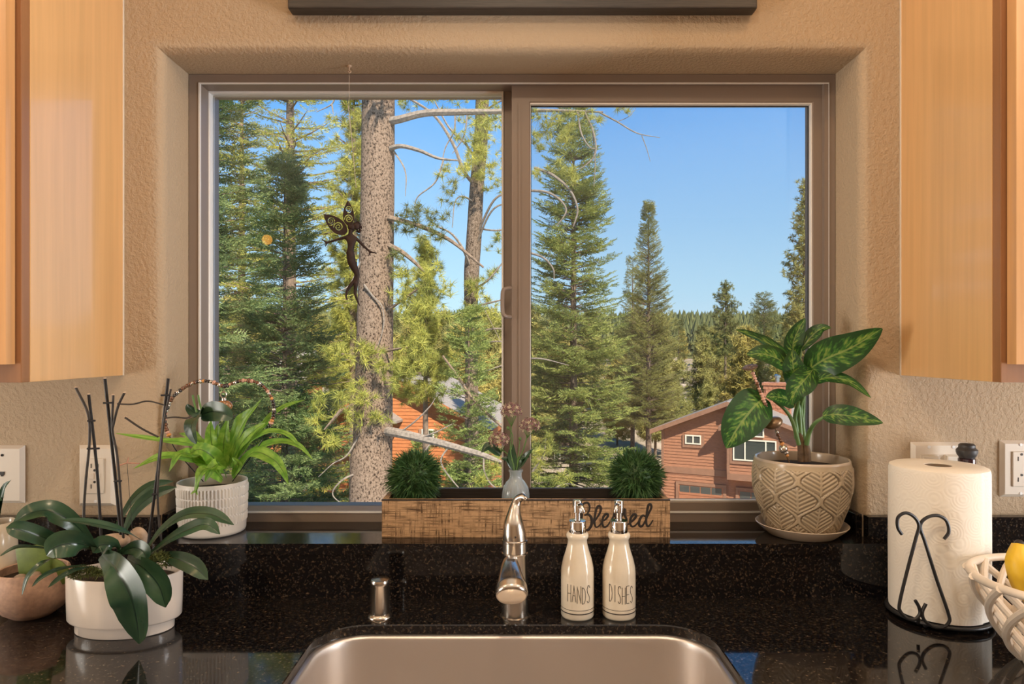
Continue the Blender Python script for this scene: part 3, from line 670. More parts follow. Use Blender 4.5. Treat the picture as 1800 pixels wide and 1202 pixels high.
# ------------------------------------------------------------------ things on the counter
# air gap
c = Vector((X(668, 1.167), 1.167, CT))
t = thing('air_gap_cap', 'short brushed nickel air gap cap beside the sink left of the faucet', 'air gap', c)
MB().lathe([(0.0205, 0), (0.0205, 0.002), (0.018, 0.005), (0.0165, 0.006)], c, 28).build('base_ring', M['nickel'], t, smooth=True)
MB().lathe([(0.0158, 0.004), (0.0158, 0.054), (0.0165, 0.055), (0.0165, 0.0605), (0.0155, 0.0635), (0.008, 0.065), (0, 0.0653)], c, 32).build('cap', M['nickel'], t, smooth=True)

# faucet
c = Vector((X(905, 1.17), 1.17, CT))
fa = thing('faucet', 'brushed nickel pull-out faucet with lever on top behind the sink', 'faucet', c)
MB().lathe([(0.0255, 0), (0.0255, 0.0015), (0.0228, 0.003), (0.0222, 0.03), (0.0215, 0.1045), (0.0222, 0.106), (0.0222, 0.108), (0.0205, 0.1095)], c, 40).build('faucet_body', M['nickel'], fa, smooth=True)
MB().lathe([(0.0205, 0.1095), (0.0218, 0.1105), (0.0213, 0.127), (0.0222, 0.128), (0.0222, 0.130), (0.0206, 0.1315)], c, 40).build('collar', M['nickel'], fa, smooth=True)
lp = [P(905.5, 954, 1.17), P(904, 938, 1.17), P(903, 920, 1.171), P(904, 902, 1.174), P(907, 886, 1.178), P(911, 877, 1.178), P(918, 873.5, 1.172), P(923, 875.5, 1.166)]
lv = MB().tube(lp, [0.0206, 0.0203, 0.0175, 0.0118, 0.0083, 0.0076, 0.0066, 0.0045], 24, seg=40).ball(lp[-1], 0.0045, 10, 6)
lv.build('lever', M['nickel'], fa, smooth=True)
MB().lathe([(0.0016, 0), (0.0016, 0.002), (0, 0.002)], P(906, 938.5, 1.17) + Vector((0, -0.0198, 0)), 10, axis=(0, -1, 0)).build('set_screw', M['slot'], fa)
sp = [P(905, 1008, 1.165), P(899, 994, 1.13), P(897, 990.5, 1.10), P(896.5, 998, 1.07), P(897.5, 1014, 1.048), P(899, 1031, 1.034), P(899.3, 1042, 1.026)]
MB().tube(sp, [0.013, 0.0125, 0.0125, 0.0145, 0.0185, 0.0238, 0.0246], 28, seg=40).build('spray_head', M['nickel'], fa, smooth=True)
e = sp[-1]; dd = (sp[-1] - sp[-2]).normalized()
MB().lathe([(0.0246, 0), (0.0243, 0.004), (0.022, 0.007), (0.02, 0.0075), (0.0, 0.0075)], e - dd * 0.0005, 28, axis=dd, cap0=False).build('nozzle_ring', M['nickel'], fa, smooth=True)
MB().box(P(898, 983.5, 1.072) + Vector((0, -0.008, 0.002)), (0.012, 0.002, 0.004), Matrix.Rotation(R(-38), 3, 'X'), 0.0005).build('spray_button', M['slot'], fa)

# soap bottles with painted words
GL = {'H': [[(0, 0), (0, 1)], [(1, 0), (1, 1)], [(0, .48), (1, .5)]], 'A': [[(0, 0), (.5, 1), (1, 0)], [(.2, .38), (.8, .38)]], 'N': [[(0, 0), (0, 1), (1, 0), (1, 1)]],
      'D': [[(0, 0), (0, 1), (.45, .96), (.85, .78), (1, .5), (.9, .22), (.5, .03), (0, 0)]], 'S': [[(1, .86), (.75, .99), (.35, .98), (.08, .8), (.18, .6), (.6, .45), (.95, .28), (.85, .06), (.45, 0), (.05, .12)]],
      'I': [[(.5, 0), (.5, 1)]], 'E': [[(1, 1), (0, 1), (0, 0), (1, 0)], [(0, .5), (.85, .5)]]}
def soap_bottle(px, word, label, nozdir):
    c = Vector((X(px, 1.17), 1.17, CT)); r0 = 0.0282
    t = thing('soap_dispenser', label, 'soap dispenser', c, 'ceramic soap dispensers by the faucet')
    MB().lathe([(0.022, 0), (0.0268, 0.001), (0.0282, 0.004), (r0, 0.02), (r0, 0.075), (0.0275, 0.084), (0.0245, 0.098), (0.0200, 0.112), (0.0168, 0.124), (0.0163, 0.131), (0.0178, 0.1335), (0.0190, 0.1365), (0.0190, 0.1395), (0.0175, 0.1425), (0.014, 0.1435)], c, 40).build('bottle', M['cream_glaze'], t, smooth=True, sharp=60)
    for z, r in ((0.0125, 0.0009), (0.0185, 0.0004)):
        V = [c + Vector(((r0 + 0.0001) * math.cos(a), (r0 + 0.0001) * math.sin(a), z)) for a in np.linspace(0, 2 * math.pi, 49)]
        MB().tube(V, r, 6, cap=False, flat=None).build('painted_band', M['ink'], t, smooth=True)
    n = len(word); wtot = 0.0445 if n == 6 else 0.0425; cw = wtot / n; mb = MB()
    for i, ch in enumerate(word):
        for st in GL[ch]:
            lw = cw * (0.72 if ch != 'I' else 0.3); ox = -wtot / 2 + (i + 0.5) * cw - lw / 2
            hh = 0.0290 - 0.001 * (i % 2); zb = 0.0325 + 0.0012 * math.sin(i * 1.7) - 0.0006 * i
            q = []
            st2 = []
            for (a, b) in zip(st[:-1], st[1:]):
                for k in range(4): st2.append((a[0] + (b[0] - a[0]) * k / 4, a[1] + (b[1] - a[1]) * k / 4))
            st2.append(st[-1])
            for u, v in st2:
                a = (ox + u * lw) / r0; q.append(c + Vector(((r0 + 0.0001) * math.sin(a), -(r0 + 0.0001) * math.cos(a), zb + v * hh)))
            mb.tube(q, 0.00048, 6)
    mb.build('lettering', M['ink'], t)
    pz = c + Vector((0, 0, 0.1435))
    MB().lathe([(0.0144, -0.002), (0.0148, 0), (0.0148, 0.0185), (0.0140, 0.0198), (0.006, 0.0203), (0.006, 0.019)], pz, 32).build('pump_collar', M['chrome'], t, smooth=True, sharp=50)
    hd = MB().lathe([(0.0052, 0.018), (0.0052, 0.033), (0.0075, 0.034), (0.0078, 0.0535), (0.007, 0.0548), (0, 0.055)], pz, 24)
    a = pz + Vector((0, 0, 0.048)); nd = Vector(nozdir)
    hd.tube([a, a + nd * 0.014 + Vector((0, 0, -0.001)), a + nd * 0.020 + Vector((0, 0, -0.006)), a + nd * 0.021 + Vector((0, 0, -0.011))], [0.0042, 0.004, 0.0036, 0.003], 12, seg=14)
    hd.build('pump_head', M['chrome'], t, smooth=True, sharp=50)
soap_bottle(1015, 'HANDS', 'cream soap dispenser lettered HANDS with chrome pump beside the faucet', (0.36, -0.93, 0))
soap_bottle(1088, 'DISHES', 'cream soap dispenser lettered DISHES with chrome pump right of the other', (-0.42, -0.9, 0))

# planter box
BX0, BX1 = X(671, 1.29), X(1178, 1.29); BY0, BY1 = 1.29, 1.403; BZ0, BZ1 = LT, CZ + (610 - 878) * 1.29 / F; th = 0.011
bx_ = thing('planter_box', 'long scuffed pine planter box lettered Blessed on the window ledge', 'planter', ((BX0 + BX1) / 2, 1.345, LT))
MB().bb(BX0, BX1, BY0, BY0 + th, BZ0, BZ1, 0.001).build('front_board', M['crate'], bx_)
MB().bb(BX0, BX1, BY1 - th, BY1, BZ0, BZ1, 0.001).build('back_board', M['black_wood'], bx_)
for x0 in (BX0, BX1 - th): MB().bb(x0, x0 + th, BY0 + th, BY1 - th, BZ0, BZ1, 0.001).build('end_board', M['crate'], bx_)
MB().bb(BX0 + th, BX1 - th, BY0 + th, BY1 - th, BZ0, BZ0 + 0.008).build('bottom_board', M['black_wood'], bx_)
MB().bb(BX0 + th, BX1 - th, BY1 - th - 0.001, BY1 - th, BZ0 + 0.008, BZ1 - 0.001).bb(BX0, BX1, BY0 - 0.0006, BY0 + 0.002, BZ1 - 0.0022, BZ1 + 0.0004).build('dark_lining', M['black_wood'], bx_)
def bl(x, y): return P(1000 + x / 10, 860 + y / 10, 1.2897)
BL = [([(235, 290), (228, 420), (215, 560), (200, 690)], 15), ([(190, 380), (215, 300), (270, 245), (330, 235), (362, 290), (355, 370), (320, 430), (270, 455)], 12), ([(270, 455), (340, 440), (390, 490), (405, 570), (380, 660), (325, 715), (270, 690), (245, 640)], 16),
      ([(425, 600), (480, 520), (540, 420), (565, 340), (540, 292), (500, 310), (465, 420), (450, 560), (470, 655), (520, 650), (590, 570)], 13), ([(590, 560), (650, 520), (690, 460), (660, 430), (610, 475), (585, 570), (610, 655), (670, 645), (730, 560)], 14),
      ([(720, 580), (780, 480), (820, 350), (810, 450), (850, 540), (840, 630), (790, 655), (750, 625)], 13), ([(850, 590), (930, 470), (985, 340), (975, 430), (1015, 530), (1000, 630), (945, 650), (900, 620)], 13),
      ([(1010, 640), (1070, 590), (1140, 530), (1183, 465), (1150, 435), (1100, 480), (1075, 580), (1105, 650), (1165, 635), (1235, 550)], 14), ([(1350, 480), (1300, 458), (1245, 530), (1235, 620), (1275, 652), (1330, 580), (1385, 450)], 14),
      ([(1345, 560), (1400, 430), (1450, 320), (1435, 265), (1395, 285), (1372, 420), (1358, 570), (1385, 650), (1435, 610), (1475, 540)], 14)]
mb = MB()
for st, r in BL:
    mb.tube([bl(*q) for q in st], [r * 1.0 / 10 * 1.29 / F, r * 1.7 / 10 * 1.29 / F, r * 1.5 / 10 * 1.29 / F, r * 0.9 / 10 * 1.29 / F], 8, seg=len(st) * 5, flat=(Vector((0, 1, 0)), 0.25))
mb.build('lettering', M['ink'], bx_, smooth=True)

# faux grass balls
def grass_ball(c, r, label, seed):
    rng = np.random.default_rng(seed); t = thing('grass_ball', label, 'faux plant', c, 'grass balls in the planter box')
    MB().ball(c, r * 0.72, 16, 10).build('core', M['grass'], t, smooth=True)
    n = 2600; d = rng.normal(size=(n, 3)); d /= np.linalg.norm(d, axis=1)[:, None]
    tdir = d + rng.normal(size=(n, 3)) * 0.33; tdir /= np.linalg.norm(tdir, axis=1)[:, None]
    s = np.cross(tdir, rng.normal(size=(n, 3))); s /= np.linalg.norm(s, axis=1)[:, None]
    b = np.array(c) + d * r * 0.55; L = r * rng.uniform(0.30, 0.62, n)[:, None]; wd = 0.0012
    mid = b + tdir * L * 0.6; tip = b + tdir * L + np.array([0, 0, -0.002]) + rng.normal(size=(n, 3)) * 0.0025
    V = np.stack([b - s * wd, b + s * wd, mid + s * wd * 0.9, mid - s * wd * 0.9, tip], 1).reshape(-1, 3)
    k = np.arange(n) * 5; F1 = np.concatenate([np.stack([k, k + 1, k + 2], 1), np.stack([k, k + 2, k + 3], 1), np.stack([k + 3, k + 2, k + 4], 1)])
    half = n // 3; sel = np.tile(np.arange(n) < half, 3)
    o = tri_mesh('blades', V, F1[~sel], M['grass'], t); o['kind'] = 'stuff'
    o = tri_mesh('pale_blades', V, F1[sel], M['grass_tip'], t); o['kind'] = 'stuff'
grass_ball(P(729, 838, 1.343) , 0.057, 'round green faux grass ball at the left end of the planter box', 1)
grass_ball(P(1118, 836, 1.343), 0.057, 'round green faux grass ball at the right end of the planter box', 2)

# bud vase and flowers
vc = Vector((X(906.5, 1.345), 1.345, LT + 0.008))
def vase():
    prof = [(0.020, 0.0), (0.0255, 0.002), (0.0275, 0.012), (0.0275, 0.055), (0.0272, 0.064), (0.0245, 0.077), (0.0185, 0.087), (0.0132, 0.0925), (0.0118, 0.098), (0.0118, 0.105), (0.0140, 0.108), (0.0140, 0.111), (0.0120, 0.1115)]
    inner = [(0.0103, 0.1105), (0.0098, 0.098), (0.0112, 0.092), (0.0165, 0.0855), (0.0222, 0.076), (0.0247, 0.064), (0.0248, 0.012), (0.018, 0.006), (0.0001, 0.0055)]
    n = 96; V = []; Fc = []; allp = prof + inner
    for i, (r, z) in enumerate(allp):
        for k in range(n):
            a = 2 * math.pi * k / n; rr = r
            if i < len(prof) and 0.008 < z < 0.088: rr = r - 0.0009 * (1 - abs(math.cos(a * 15)))
            V.append(vc + Vector((rr * math.cos(a), rr * math.sin(a), z)))
    for i in range(len(allp) - 1):
        for k in range(n): Fc.append((i * n + k, i * n + (k + 1) % n, i * n + n + (k + 1) % n, i * n + n + k))
    Fc.append(tuple(range(n - 1, -1, -1))); Fc.append(tuple((len(allp) - 1) * n + k for k in range(n)))
    return MB().add(V, Fc)
tag(vase().build('bud_vase', M['vase'], smooth=True, sharp=60, origin=vc), 'small ribbed clear glass bud vase in the planter box holding pink flowers', 'vase')
def flower(pts, hc, hr, label, seed, bud=None, lf=None):
    rng = random.Random(seed); t = thing('flower', label, 'flower', pts[0], 'pink flowers in the bud vase')
    MB().tube(pts, [0.0011, 0.0012, 0.0011], 6, seg=16).build('stem', M['stem_green'], t, smooth=True)
    mb = MB(); mp = MB()
    for i in range(58):
        a = i * 2.39996; z = 1 - 1.55 * (i + .5) / 58; q = math.sqrt(max(0, 1 - z * z)); d = Vector((q * math.cos(a), q * math.sin(a), z * 0.75))
        c = hc + d * hr * rng.uniform(0.75, 1.0)
        nrm = d.normalized(); u = nrm.orthogonal().normalized(); v = nrm.cross(u)
        tgt = mp if i % 3 == 0 else mb
        for k in range(5):
            b = 2 * math.pi * k / 5 + i; e = u * math.cos(b) + v * math.sin(b); f = u * math.cos(b + 1.0) + v * math.sin(b + 1.0); rr = 0.0042 * rng.uniform(.8, 1.2)
            tgt.add([c, c + e * rr * .7 + nrm * .0008, c + (e + f) * rr * .62 + nrm * .0022, c + f * rr * .7 + nrm * .0008], [(0, 1, 2, 3)])
    mb.build('petals', M['flower'], t)['kind'] = 'stuff'; mp.build('pale_petals', M['flower_pale'], t)['kind'] = 'stuff'
    mk = MB()
    for i in range(12):
        a = i * 2.4; mk.tube([pts[-1] - Vector((0, 0, 0.006)), hc + Vector((math.cos(a), math.sin(a), 0.1)) * hr * 0.75], 0.0005, 4)
    mk.build('umbel_stalks', M['stem_green'], t)
    if bud: MB().tube(bud, 0.0009, 6, seg=10).ball(bud[-1], 0.0032, 8, 6, (1, 1, 1.2)).build('bud', M['stem_green'], t, smooth=True)
    for l in (lf or []): leaf('leaf', l[0], l[1], (0, -0.7, 0.7), M['orchid_leaf'] if len(l) < 3 else M['stem_green'], t, fold=0.2)
Dv = 1.345; vb = vc + Vector((0, 0, 0.012))
flower([vb, P(903, 826, Dv), P(897, 790, Dv), P(899, 745, Dv)], P(898, 722, Dv), 0.0215, 'pink umbel flower standing highest in the bud vase', 1, bud=[P(899, 790, Dv), P(901, 765, Dv), P(893, 752, Dv)], lf=[([P(905, 826, Dv), P(900, 800, Dv), P(902, 780, Dv)], 0.018)])
flower([vb + Vector((.003, .002, 0)), P(908, 826, Dv), P(920, 790, Dv), P(927, 765, Dv)], P(931, 748, Dv), 0.0215, 'darker pink umbel flower leaning right out of the bud vase', 2, bud=[P(909, 815, Dv), P(912, 790, Dv), P(914, 771, Dv)], lf=[([P(907, 826, Dv), P(922, 805, Dv), P(938, 788, Dv - .01)], 0.016), ([P(909, 826, Dv), P(915, 806, Dv), P(932, 803, Dv)], 0.012)])
flower([vb + Vector((-.003, .002, 0)), P(904, 826, Dv), P(893, 800, Dv), P(882, 790, Dv)], P(877, 774, Dv), 0.0215, 'dusty pink umbel flower hanging left over the rim of the bud vase', 3, lf=[([P(880, 800, Dv), P(860, 785, Dv), P(846, 795, Dv)], 0.022), ([P(903, 826, Dv), P(893, 808, Dv), P(880, 806, Dv)], 0.014)])

# ------------------------------------------------------------------ paper towels
tc_ = Vector((X(1649, 1.168), 1.168, CT)); rr = 0.0757
ph = thing('paper_towel_holder', 'black iron paper towel holder with scrolled wire front on the counter', 'holder', tc_)
ring = [tc_ + Vector(((rr + 0.002) * math.cos(a), (rr + 0.002) * math.sin(a), 0.009)) for a in np.linspace(0, 2 * math.pi, 49)]
MB().tube(ring, 0.0032, 8, cap=False).lathe([(rr, 0.008), (rr, 0.011), (0.0, 0.011)], tc_, 40).build('base_ring', M['iron'], ph, smooth=True, sharp=50)
for a in (0.9, 2.4, 3.9, 5.4): MB().ball(tc_ + Vector((0.07 * math.cos(a), 0.07 * math.sin(a), 0.0045)), 0.0045, 10, 6).build('foot', M['iron'], ph, smooth=True)
MB().tube([tc_ + Vector((0, 0, 0.01)), tc_ + Vector((0, 0, 0.256))], 0.004, 8).build('rod', M['iron'], ph, smooth=True)
def tw(x, y): return P(1500 + x / 2.603, 740 + y / 2.603, 1.0862)
for st in ([(222, 518), (203, 485), (205, 440), (240, 420), (280, 440), (300, 480), (285, 540), (245, 690), (212, 830), (215, 870), (250, 905), (285, 905), (305, 880), (300, 850), (283, 820)],
           [(415, 540), (437, 505), (425, 455), (385, 432), (335, 442), (306, 480), (330, 560), (380, 720), (435, 880), (437, 920), (410, 942), (365, 940), (325, 910), (315, 875), (332, 835)]):
    MB().tube([tw(*q) for q in st], 0.0027, 8, seg=70).build('scroll_wire', M['iron'], ph, smooth=True)
MB().tube([tw(305, 905) + Vector((0, 0.004, 0)), tw(310, 925) + Vector((0, 0.008, -0.004))], 0.0026, 8).build('scroll_mount', M['iron'], ph, smooth=True)
sc2 = [tc_ + Vector((0.0795 * math.cos(a), 0.0795 * math.sin(a), z)) for a, z in ((0.35, 0.01), (0.42, 0.06), (0.42, 0.12), (0.5, 0.17), (0.62, 0.185), (0.74, 0.175))]
MB().tube(sc2, 0.0026, 8, seg=24).build('scroll_wire', M['iron'], ph, smooth=True)
ro = thing('paper_towel_roll', 'embossed white paper towel roll standing on the iron holder', 'paper towels', tc_ + Vector((0, 0, 0.012)))
def roll():
    n = 96; V = []; Fc = []; rows = [(rr - 0.004, 0.0125), (rr - 0.001, 0.0135), (rr - 0.0005, 0.02), (rr, 0.12), (rr - 0.0005, 0.250), (rr - 0.002, 0.2565), (rr - 0.006, 0.2585), (0.045, 0.2595), (0.021, 0.2585), (0.0205, 0.2575), (0.0205, 0.0125)]
    for r, z in rows:
        for k in range(n):
            a = 2 * math.pi * k / n; s = r - (0.0022 * max(0, 1 - ((a - 5.15) % 6.283) / 0.35) if r > 0.06 else 0)
            V.append(tc_ + Vector((s * math.cos(a), s * math.sin(a), z)))
    for i in range(len(rows) - 1):
        for k in range(n): Fc.append((i * n + k, i * n + (k + 1) % n, (i + 1) * n + (k + 1) % n, (i + 1) * n + k))
    return MB().add(V, Fc)
roll().build('paper_sheets', M['paper'], ro, smooth=True, sharp=45)
MB().lathe([(0.0204, 0.0125), (0.0204, 0.2575), (0.0195, 0.2575), (0.0195, 0.0125)], tc_, 32, cap0=False, cap1=False).build('cardboard_core', mat('cardboard', (0.30, 0.22, 0.15), 0.9), ro, smooth=True)
bc_ = Vector((X(1692, 1.262), 1.262, CT))
t = thing('stoppered_bottle', 'dark purple glass bottle with grey stopper behind the paper towel roll', 'bottle', bc_ + Vector((0, -0.012, 0)))
b2 = bc_ + Vector((0.0, -0.012, 0))
MB().lathe([(0.013, 0), (0.0135, 0.002), (0.0135, 0.19), (0.0135, 0.215), (0.0125, 0.235), (0.0125, 0.242), (0.0145, 0.243), (0.0145, 0.256), (0.012, 0.258)], b2, 24).build('bottle', M['purple_glass'], t, smooth=True)
MB().lathe([(0.0125, 0.257), (0.0135, 0.260), (0.0155, 0.262), (0.0175, 0.268), (0.0175, 0.272), (0.0135, 0.2765), (0.0135, 0.281), (0.0105, 0.2835), (0, 0.284)], b2, 24).build('stopper', M['grey_rubber'], t, smooth=True)

# ------------------------------------------------------------------ fruit basket
fb = Vector((0.795, 0.977, CT))
ft = thing('fruit_basket', 'white cane basket of interlaced loops holding bananas at the right edge', 'basket', fb)
def bpt(a, h): r = 0.050 + 0.068 * (h / 0.12) ** 0.75; return fb + Vector((r * math.cos(a), r * math.sin(a), 0.006 + h))
MB().tube([bpt(a, 0.118) for a in np.linspace(0, 2 * math.pi, 49)], 0.006, 10, cap=False).build('rim', M['basket'], ft, smooth=True)
MB().lathe([(0.0, 0.0), (0.052, 0.0), (0.054, 0.004), (0.052, 0.009), (0, 0.009)], fb, 32).build('base', M['basket'], ft, smooth=True)
NB = 14
for k in range(NB):
    a0 = 2 * math.pi * k / NB; q = []
    for i in range(9):
        u = i / 8; q.append(bpt(a0 + u * 1.15, 0.118 * u) + Vector((0.004 * math.cos(a0 + u), 0.004 * math.sin(a0 + u), 0)))
    MB().tube(q, 0.0058, 8, seg=18).build('strand', M['basket'], ft, smooth=True)
    q = [bpt(a0 - i / 8 * 1.15, 0.118 * i / 8) - Vector((0.004 * math.cos(a0 - i / 8), 0.004 * math.sin(a0 - i / 8), 0)) for i in range(9)]
    MB().tube(q, 0.0052, 8, seg=18).build('strand', M['basket'], ft, smooth=True)
def banana(pts, rad, label):
    t = thing('banana', label, 'banana', pts[0], 'bananas in the basket')
    MB().tube(pts, rad, 6, seg=30).build('peel', M['banana'], t, smooth=True, sharp=80)
    a = (pts[0] - pts[1]).normalized(); MB().tube([pts[0] - a * .004, pts[0] + a * 0.02], [0.0065, 0.005], 6).build('stalk', M['cane'], t)
    MB().ball(pts[-1], rad[-1] * .75, 8, 6).build('blossom_end', M['ink'] if label.find('low') > 0 else M['banana'], t, smooth=True)
banana([P(1868, 1088, 1.0), P(1830, 1060, 0.998), P(1802, 1024, 0.995), P(1791, 987, 0.998), P(1792, 957, 1.005)], [.009, .015, .0185, .0178, .010], 'yellow banana standing foremost in the white basket')
banana([P(1815, 1066, 1.045), P(1845, 1070, 1.04), P(1890, 1062, 1.03), P(1935, 1035, 1.02)], [.008, .016, .018, .010], 'yellow banana lying low inside the white basket')

# ------------------------------------------------------------------ dieffenbachia in the embossed pot (right of the ledge)
pc = Vector((X(1409, 1.318), 1.318, LT))
st_ = thing('pot_saucer', 'glazed beige saucer under the embossed pot on the ledge', 'saucer', pc)
MB().lathe([(0.060, 0), (0.064, 0.002), (0.073, 0.010), (0.0825, 0.0185), (0.0845, 0.0215), (0.083, 0.0225), (0.080, 0.0205), (0.070, 0.012), (0.062, 0.0065), (0, 0.006)], pc, 56).build('dish', M['saucer_glaze'], st_, smooth=True)
dp = thing('potted_dieffenbachia', 'variegated broad-leaf houseplant in a taupe leaf-embossed pot on the ledge', 'plant', pc + Vector((0, 0, 0.007)))
def embossed_pot():
    prof_z = np.array([0, .004, .02, .05, .08, .105, .125, .136]); prof_r = np.array([.060, .0625, .0705, .0815, .0885, .0908, .0893, .0868])
    na, nz = 420, 110; zz = np.linspace(0, 0.136, nz); rr_ = np.interp(zz, prof_z, prof_r)
    k = np.ones(9) / 9; rp_ = np.pad(rr_, 4, mode='edge'); rr_ = np.convolve(rp_, k, 'valid')
    A = np.linspace(0, 2 * np.pi, na, endpoint=False); aa, zg = np.meshgrid(A, zz)
    u = (aa / (2 * np.pi)) * 7.0 + 0.03; v = zg / 0.0365
    best = np.full(u.shape, 9.0)
    for kk in range(-2, 18):
        Lk = kk / 2 + ((-1) ** kk) * 0.25 * np.cos(np.pi * v)
        best = np.minimum(best, np.abs(u - Lk))
    cell = np.floor((u - 0.25) * 2 + 0.5) / 2 + 0.25
    c1 = np.floor(u * 2) / 2 + 0.25
    kidx = np.zeros(u.shape)
    for kk in range(-2, 18): kidx += (u > (kk / 2 + ((-1) ** kk) * 0.25 * np.cos(np.pi * v)))
    kk0 = kidx - 3; ctr = kk0 / 2 + 0.25
    dxm = np.abs(u - ctr)
    stripes = np.clip(np.sin((v * 1.0 - dxm * 1.35 + 0.35 * dxm * dxm) * 2 * np.pi * 4.6) * 1.6, -1, 1)
    h = 0.0007 * stripes
    h = np.where(dxm < 0.03, 0.0005, h); h = np.where(best < 0.09, -0.0013, h); h = np.where(best < 0.05, 0.0016, h)
    fade = np.clip((zg - 0.006) / 0.004, 0, 1) * np.clip((0.1275 - zg) / 0.002, 0, 1)
    r = rr_[:, None] + h * fade
    V = np.stack([r * np.cos(aa), r * np.sin(aa), zg], -1).reshape(-1, 3) + np.array(pc + Vector((0, 0, 0.007)))
    i, j = np.meshgrid(np.arange(nz - 1), np.arange(na), indexing='ij'); j2 = (j + 1) % na
    Fq = np.stack([i * na + j, i * na + j2, (i + 1) * na + j2, (i + 1) * na + j], -1).reshape(-1, 4)
    return V, Fq
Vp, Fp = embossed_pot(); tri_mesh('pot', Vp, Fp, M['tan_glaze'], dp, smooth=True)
pb = pc + Vector((0, 0, 0.007))
MB().lathe([(0.0868, 0.1358), (0.0865, 0.1385), (0.0845, 0.1405), (0.0815, 0.139), (0.0805, 0.134), (0.080, 0.11)], pb, 64, cap0=False, cap1=False).build('rim', M['saucer_glaze'], dp, smooth=True)
MB().lathe([(0.0802, 0.122), (0.05, 0.126), (0.02, 0.128), (0, 0.128)], pb, 40, cap0=False).build('soil', M['soil'], dp, smooth=True)
MB().lathe([(0.0, 0.0005), (0.0600, 0.0005)], pb, 40, cap1=False).build('pot_base', M['saucer_glaze'], dp)
def d(x, y, D=1.318): return P(1240 + x / 2.862, 540 + y / 2.862, D)
MB().tube([d(485, 775), d(482, 720), d(478, 670), d(472, 630)], [0.0075, 0.0068, 0.0066, 0.005], 14, seg=24).build('cane', M['cane'], dp, smooth=True)
MB().tube([d(515, 775, 1.312), d(512, 720, 1.312), d(503, 680, 1.312)], [0.0065, 0.006, 0.0045], 12, seg=18).build('cane', M['cane'], dp, smooth=True)
for pts, r in (([d(462, 660), d(455, 600), d(452, 545), d(468, 470, 1.30)], .0056), ([d(470, 690, 1.31), d(440, 580, 1.30), d(400, 515, 1.295), d(345, 470, 1.29)], .0042), ([d(500, 690), d(488, 580), d(480, 500), d(505, 420, 1.30), d(548, 378, 1.29)], .0045),
               ([d(508, 690, 1.31), d(522, 630, 1.30), d(552, 582, 1.28), d(595, 553, 1.265)], .0046), ([d(478, 640), d(470, 520), d(455, 400), d(440, 300)], .0050), ([d(490, 640, 1.32), d(492, 520, 1.325), d(500, 420, 1.33), d(530, 320, 1.315)], .0042),
               ([d(466, 640, 1.325), d(462, 480, 1.33), d(470, 300, 1.335), d(480, 210, 1.335)], .0042)):
    MB().tube(pts, [r, r * .9, r * .75, r * .6], 10, seg=22).build('petiole', M['stem_pale'], dp, smooth=True)
up = (0.05, -0.75, 0.66)
DL = [([d(440, 262, 1.325), d(350, 200, 1.32), d(250, 150, 1.31), d(152, 113, 1.30)], 98, (0.1, -0.6, 0.8), .12),
      ([d(425, 308, 1.31), d(370, 262, 1.295), d(290, 235, 1.285), d(207, 238, 1.28)], 116, (0.0, -0.85, 0.5), .1),
      ([d(452, 250, 1.33), d(440, 190, 1.33), d(465, 120, 1.33), d(501, 55, 1.33)], 84, (-0.35, -0.9, 0.25), .2),
      ([d(478, 215, 1.335), d(530, 150, 1.335), d(580, 110, 1.33), d(632, 103, 1.32)], 70, (-0.1, -0.8, 0.6), .22),
      ([d(512, 318, 1.305), d(600, 262, 1.285), d(740, 200, 1.26), d(890, 107, 1.235)], 172, (0.12, -0.95, 0.35), .06),
      ([d(468, 395, 1.30), d(452, 345, 1.295), d(440, 285, 1.295), d(438, 212, 1.305)], 122, (0.05, -1, 0.15), .12),
      ([d(545, 308, 1.30), d(500, 365, 1.28), d(455, 420, 1.27), d(432, 490, 1.268)], 118, (-0.25, -0.95, 0.2), .1),
      ([d(548, 374, 1.29), d(620, 352, 1.275), d(730, 378, 1.26), d(832, 455, 1.245)], 74, (0.1, -0.75, 0.65), .18),
      ([d(590, 545, 1.265), d(670, 540, 1.25), d(780, 555, 1.24), d(893, 582, 1.228)], 104, (0.0, -0.9, 0.5), .08),
      ([d(445, 490, 1.295), d(405, 462, 1.285), d(355, 450, 1.28), d(304, 452, 1.275)], 92, (-0.05, -0.85, 0.5), .1),
      ([d(300, 455, 1.29), d(245, 500, 1.27), d(160, 610, 1.255), d(105, 708, 1.25)], 190, (-0.15, -0.9, 0.3), .08)]
for i, (pts, w_, hint, fo) in enumerate(DL):
    leaf('leaf', pts, w_ / 2.862 * 1.29 / F * 1.08, hint, M['dieff'], dp, seg=22, nu=10, fold=fo, wave=0.03, prof=(0.8, 0.72), seed=i)

# beaded plant stake
def beads(parent, pts, n, r0, mats, seed, rng_r=0.25, squash=0.8):
    rnd = random.Random(seed); C = catmull(pts, 400); L = [0]
    for a, b in zip(C[:-1], C[1:]): L.append(L[-1] + (b - a).length)
    proto = {}
    for i in range(n):
        s = L[-1] * (i + 0.5) / n; k = int(np.searchsorted(L, s)); p = C[min(k, 399)]; tan = (C[min(k + 1, 399)] - C[max(k - 1, 0)]).normalized()
        m = rnd.choice(mats)
        if m not in proto:
            me = bpy.data.meshes.new('bead'); mb = MB().ball((0, 0, 0), 1.0, 10, 6, (1, 1, squash)); me.from_pydata(mb.v, [], mb.f); me.update()
            me.polygons.foreach_set('use_smooth', np.ones(len(me.polygons), bool)); me.materials.append(M[m]); proto[m] = me
        o = bpy.data.objects.new('bead', proto[m]); COL.objects.link(o); o.parent = parent; o.location = p - WLOC[parent.name]
        o.rotation_euler = tan.to_track_quat('Z', 'Y').to_euler(); s_ = r0 * rnd.uniform(1 - rng_r, 1 + rng_r * 0.6); o.scale = (s_, s_, r0)
        WLOC[o.name] = WLOC[parent.name]
Ds = 1.275
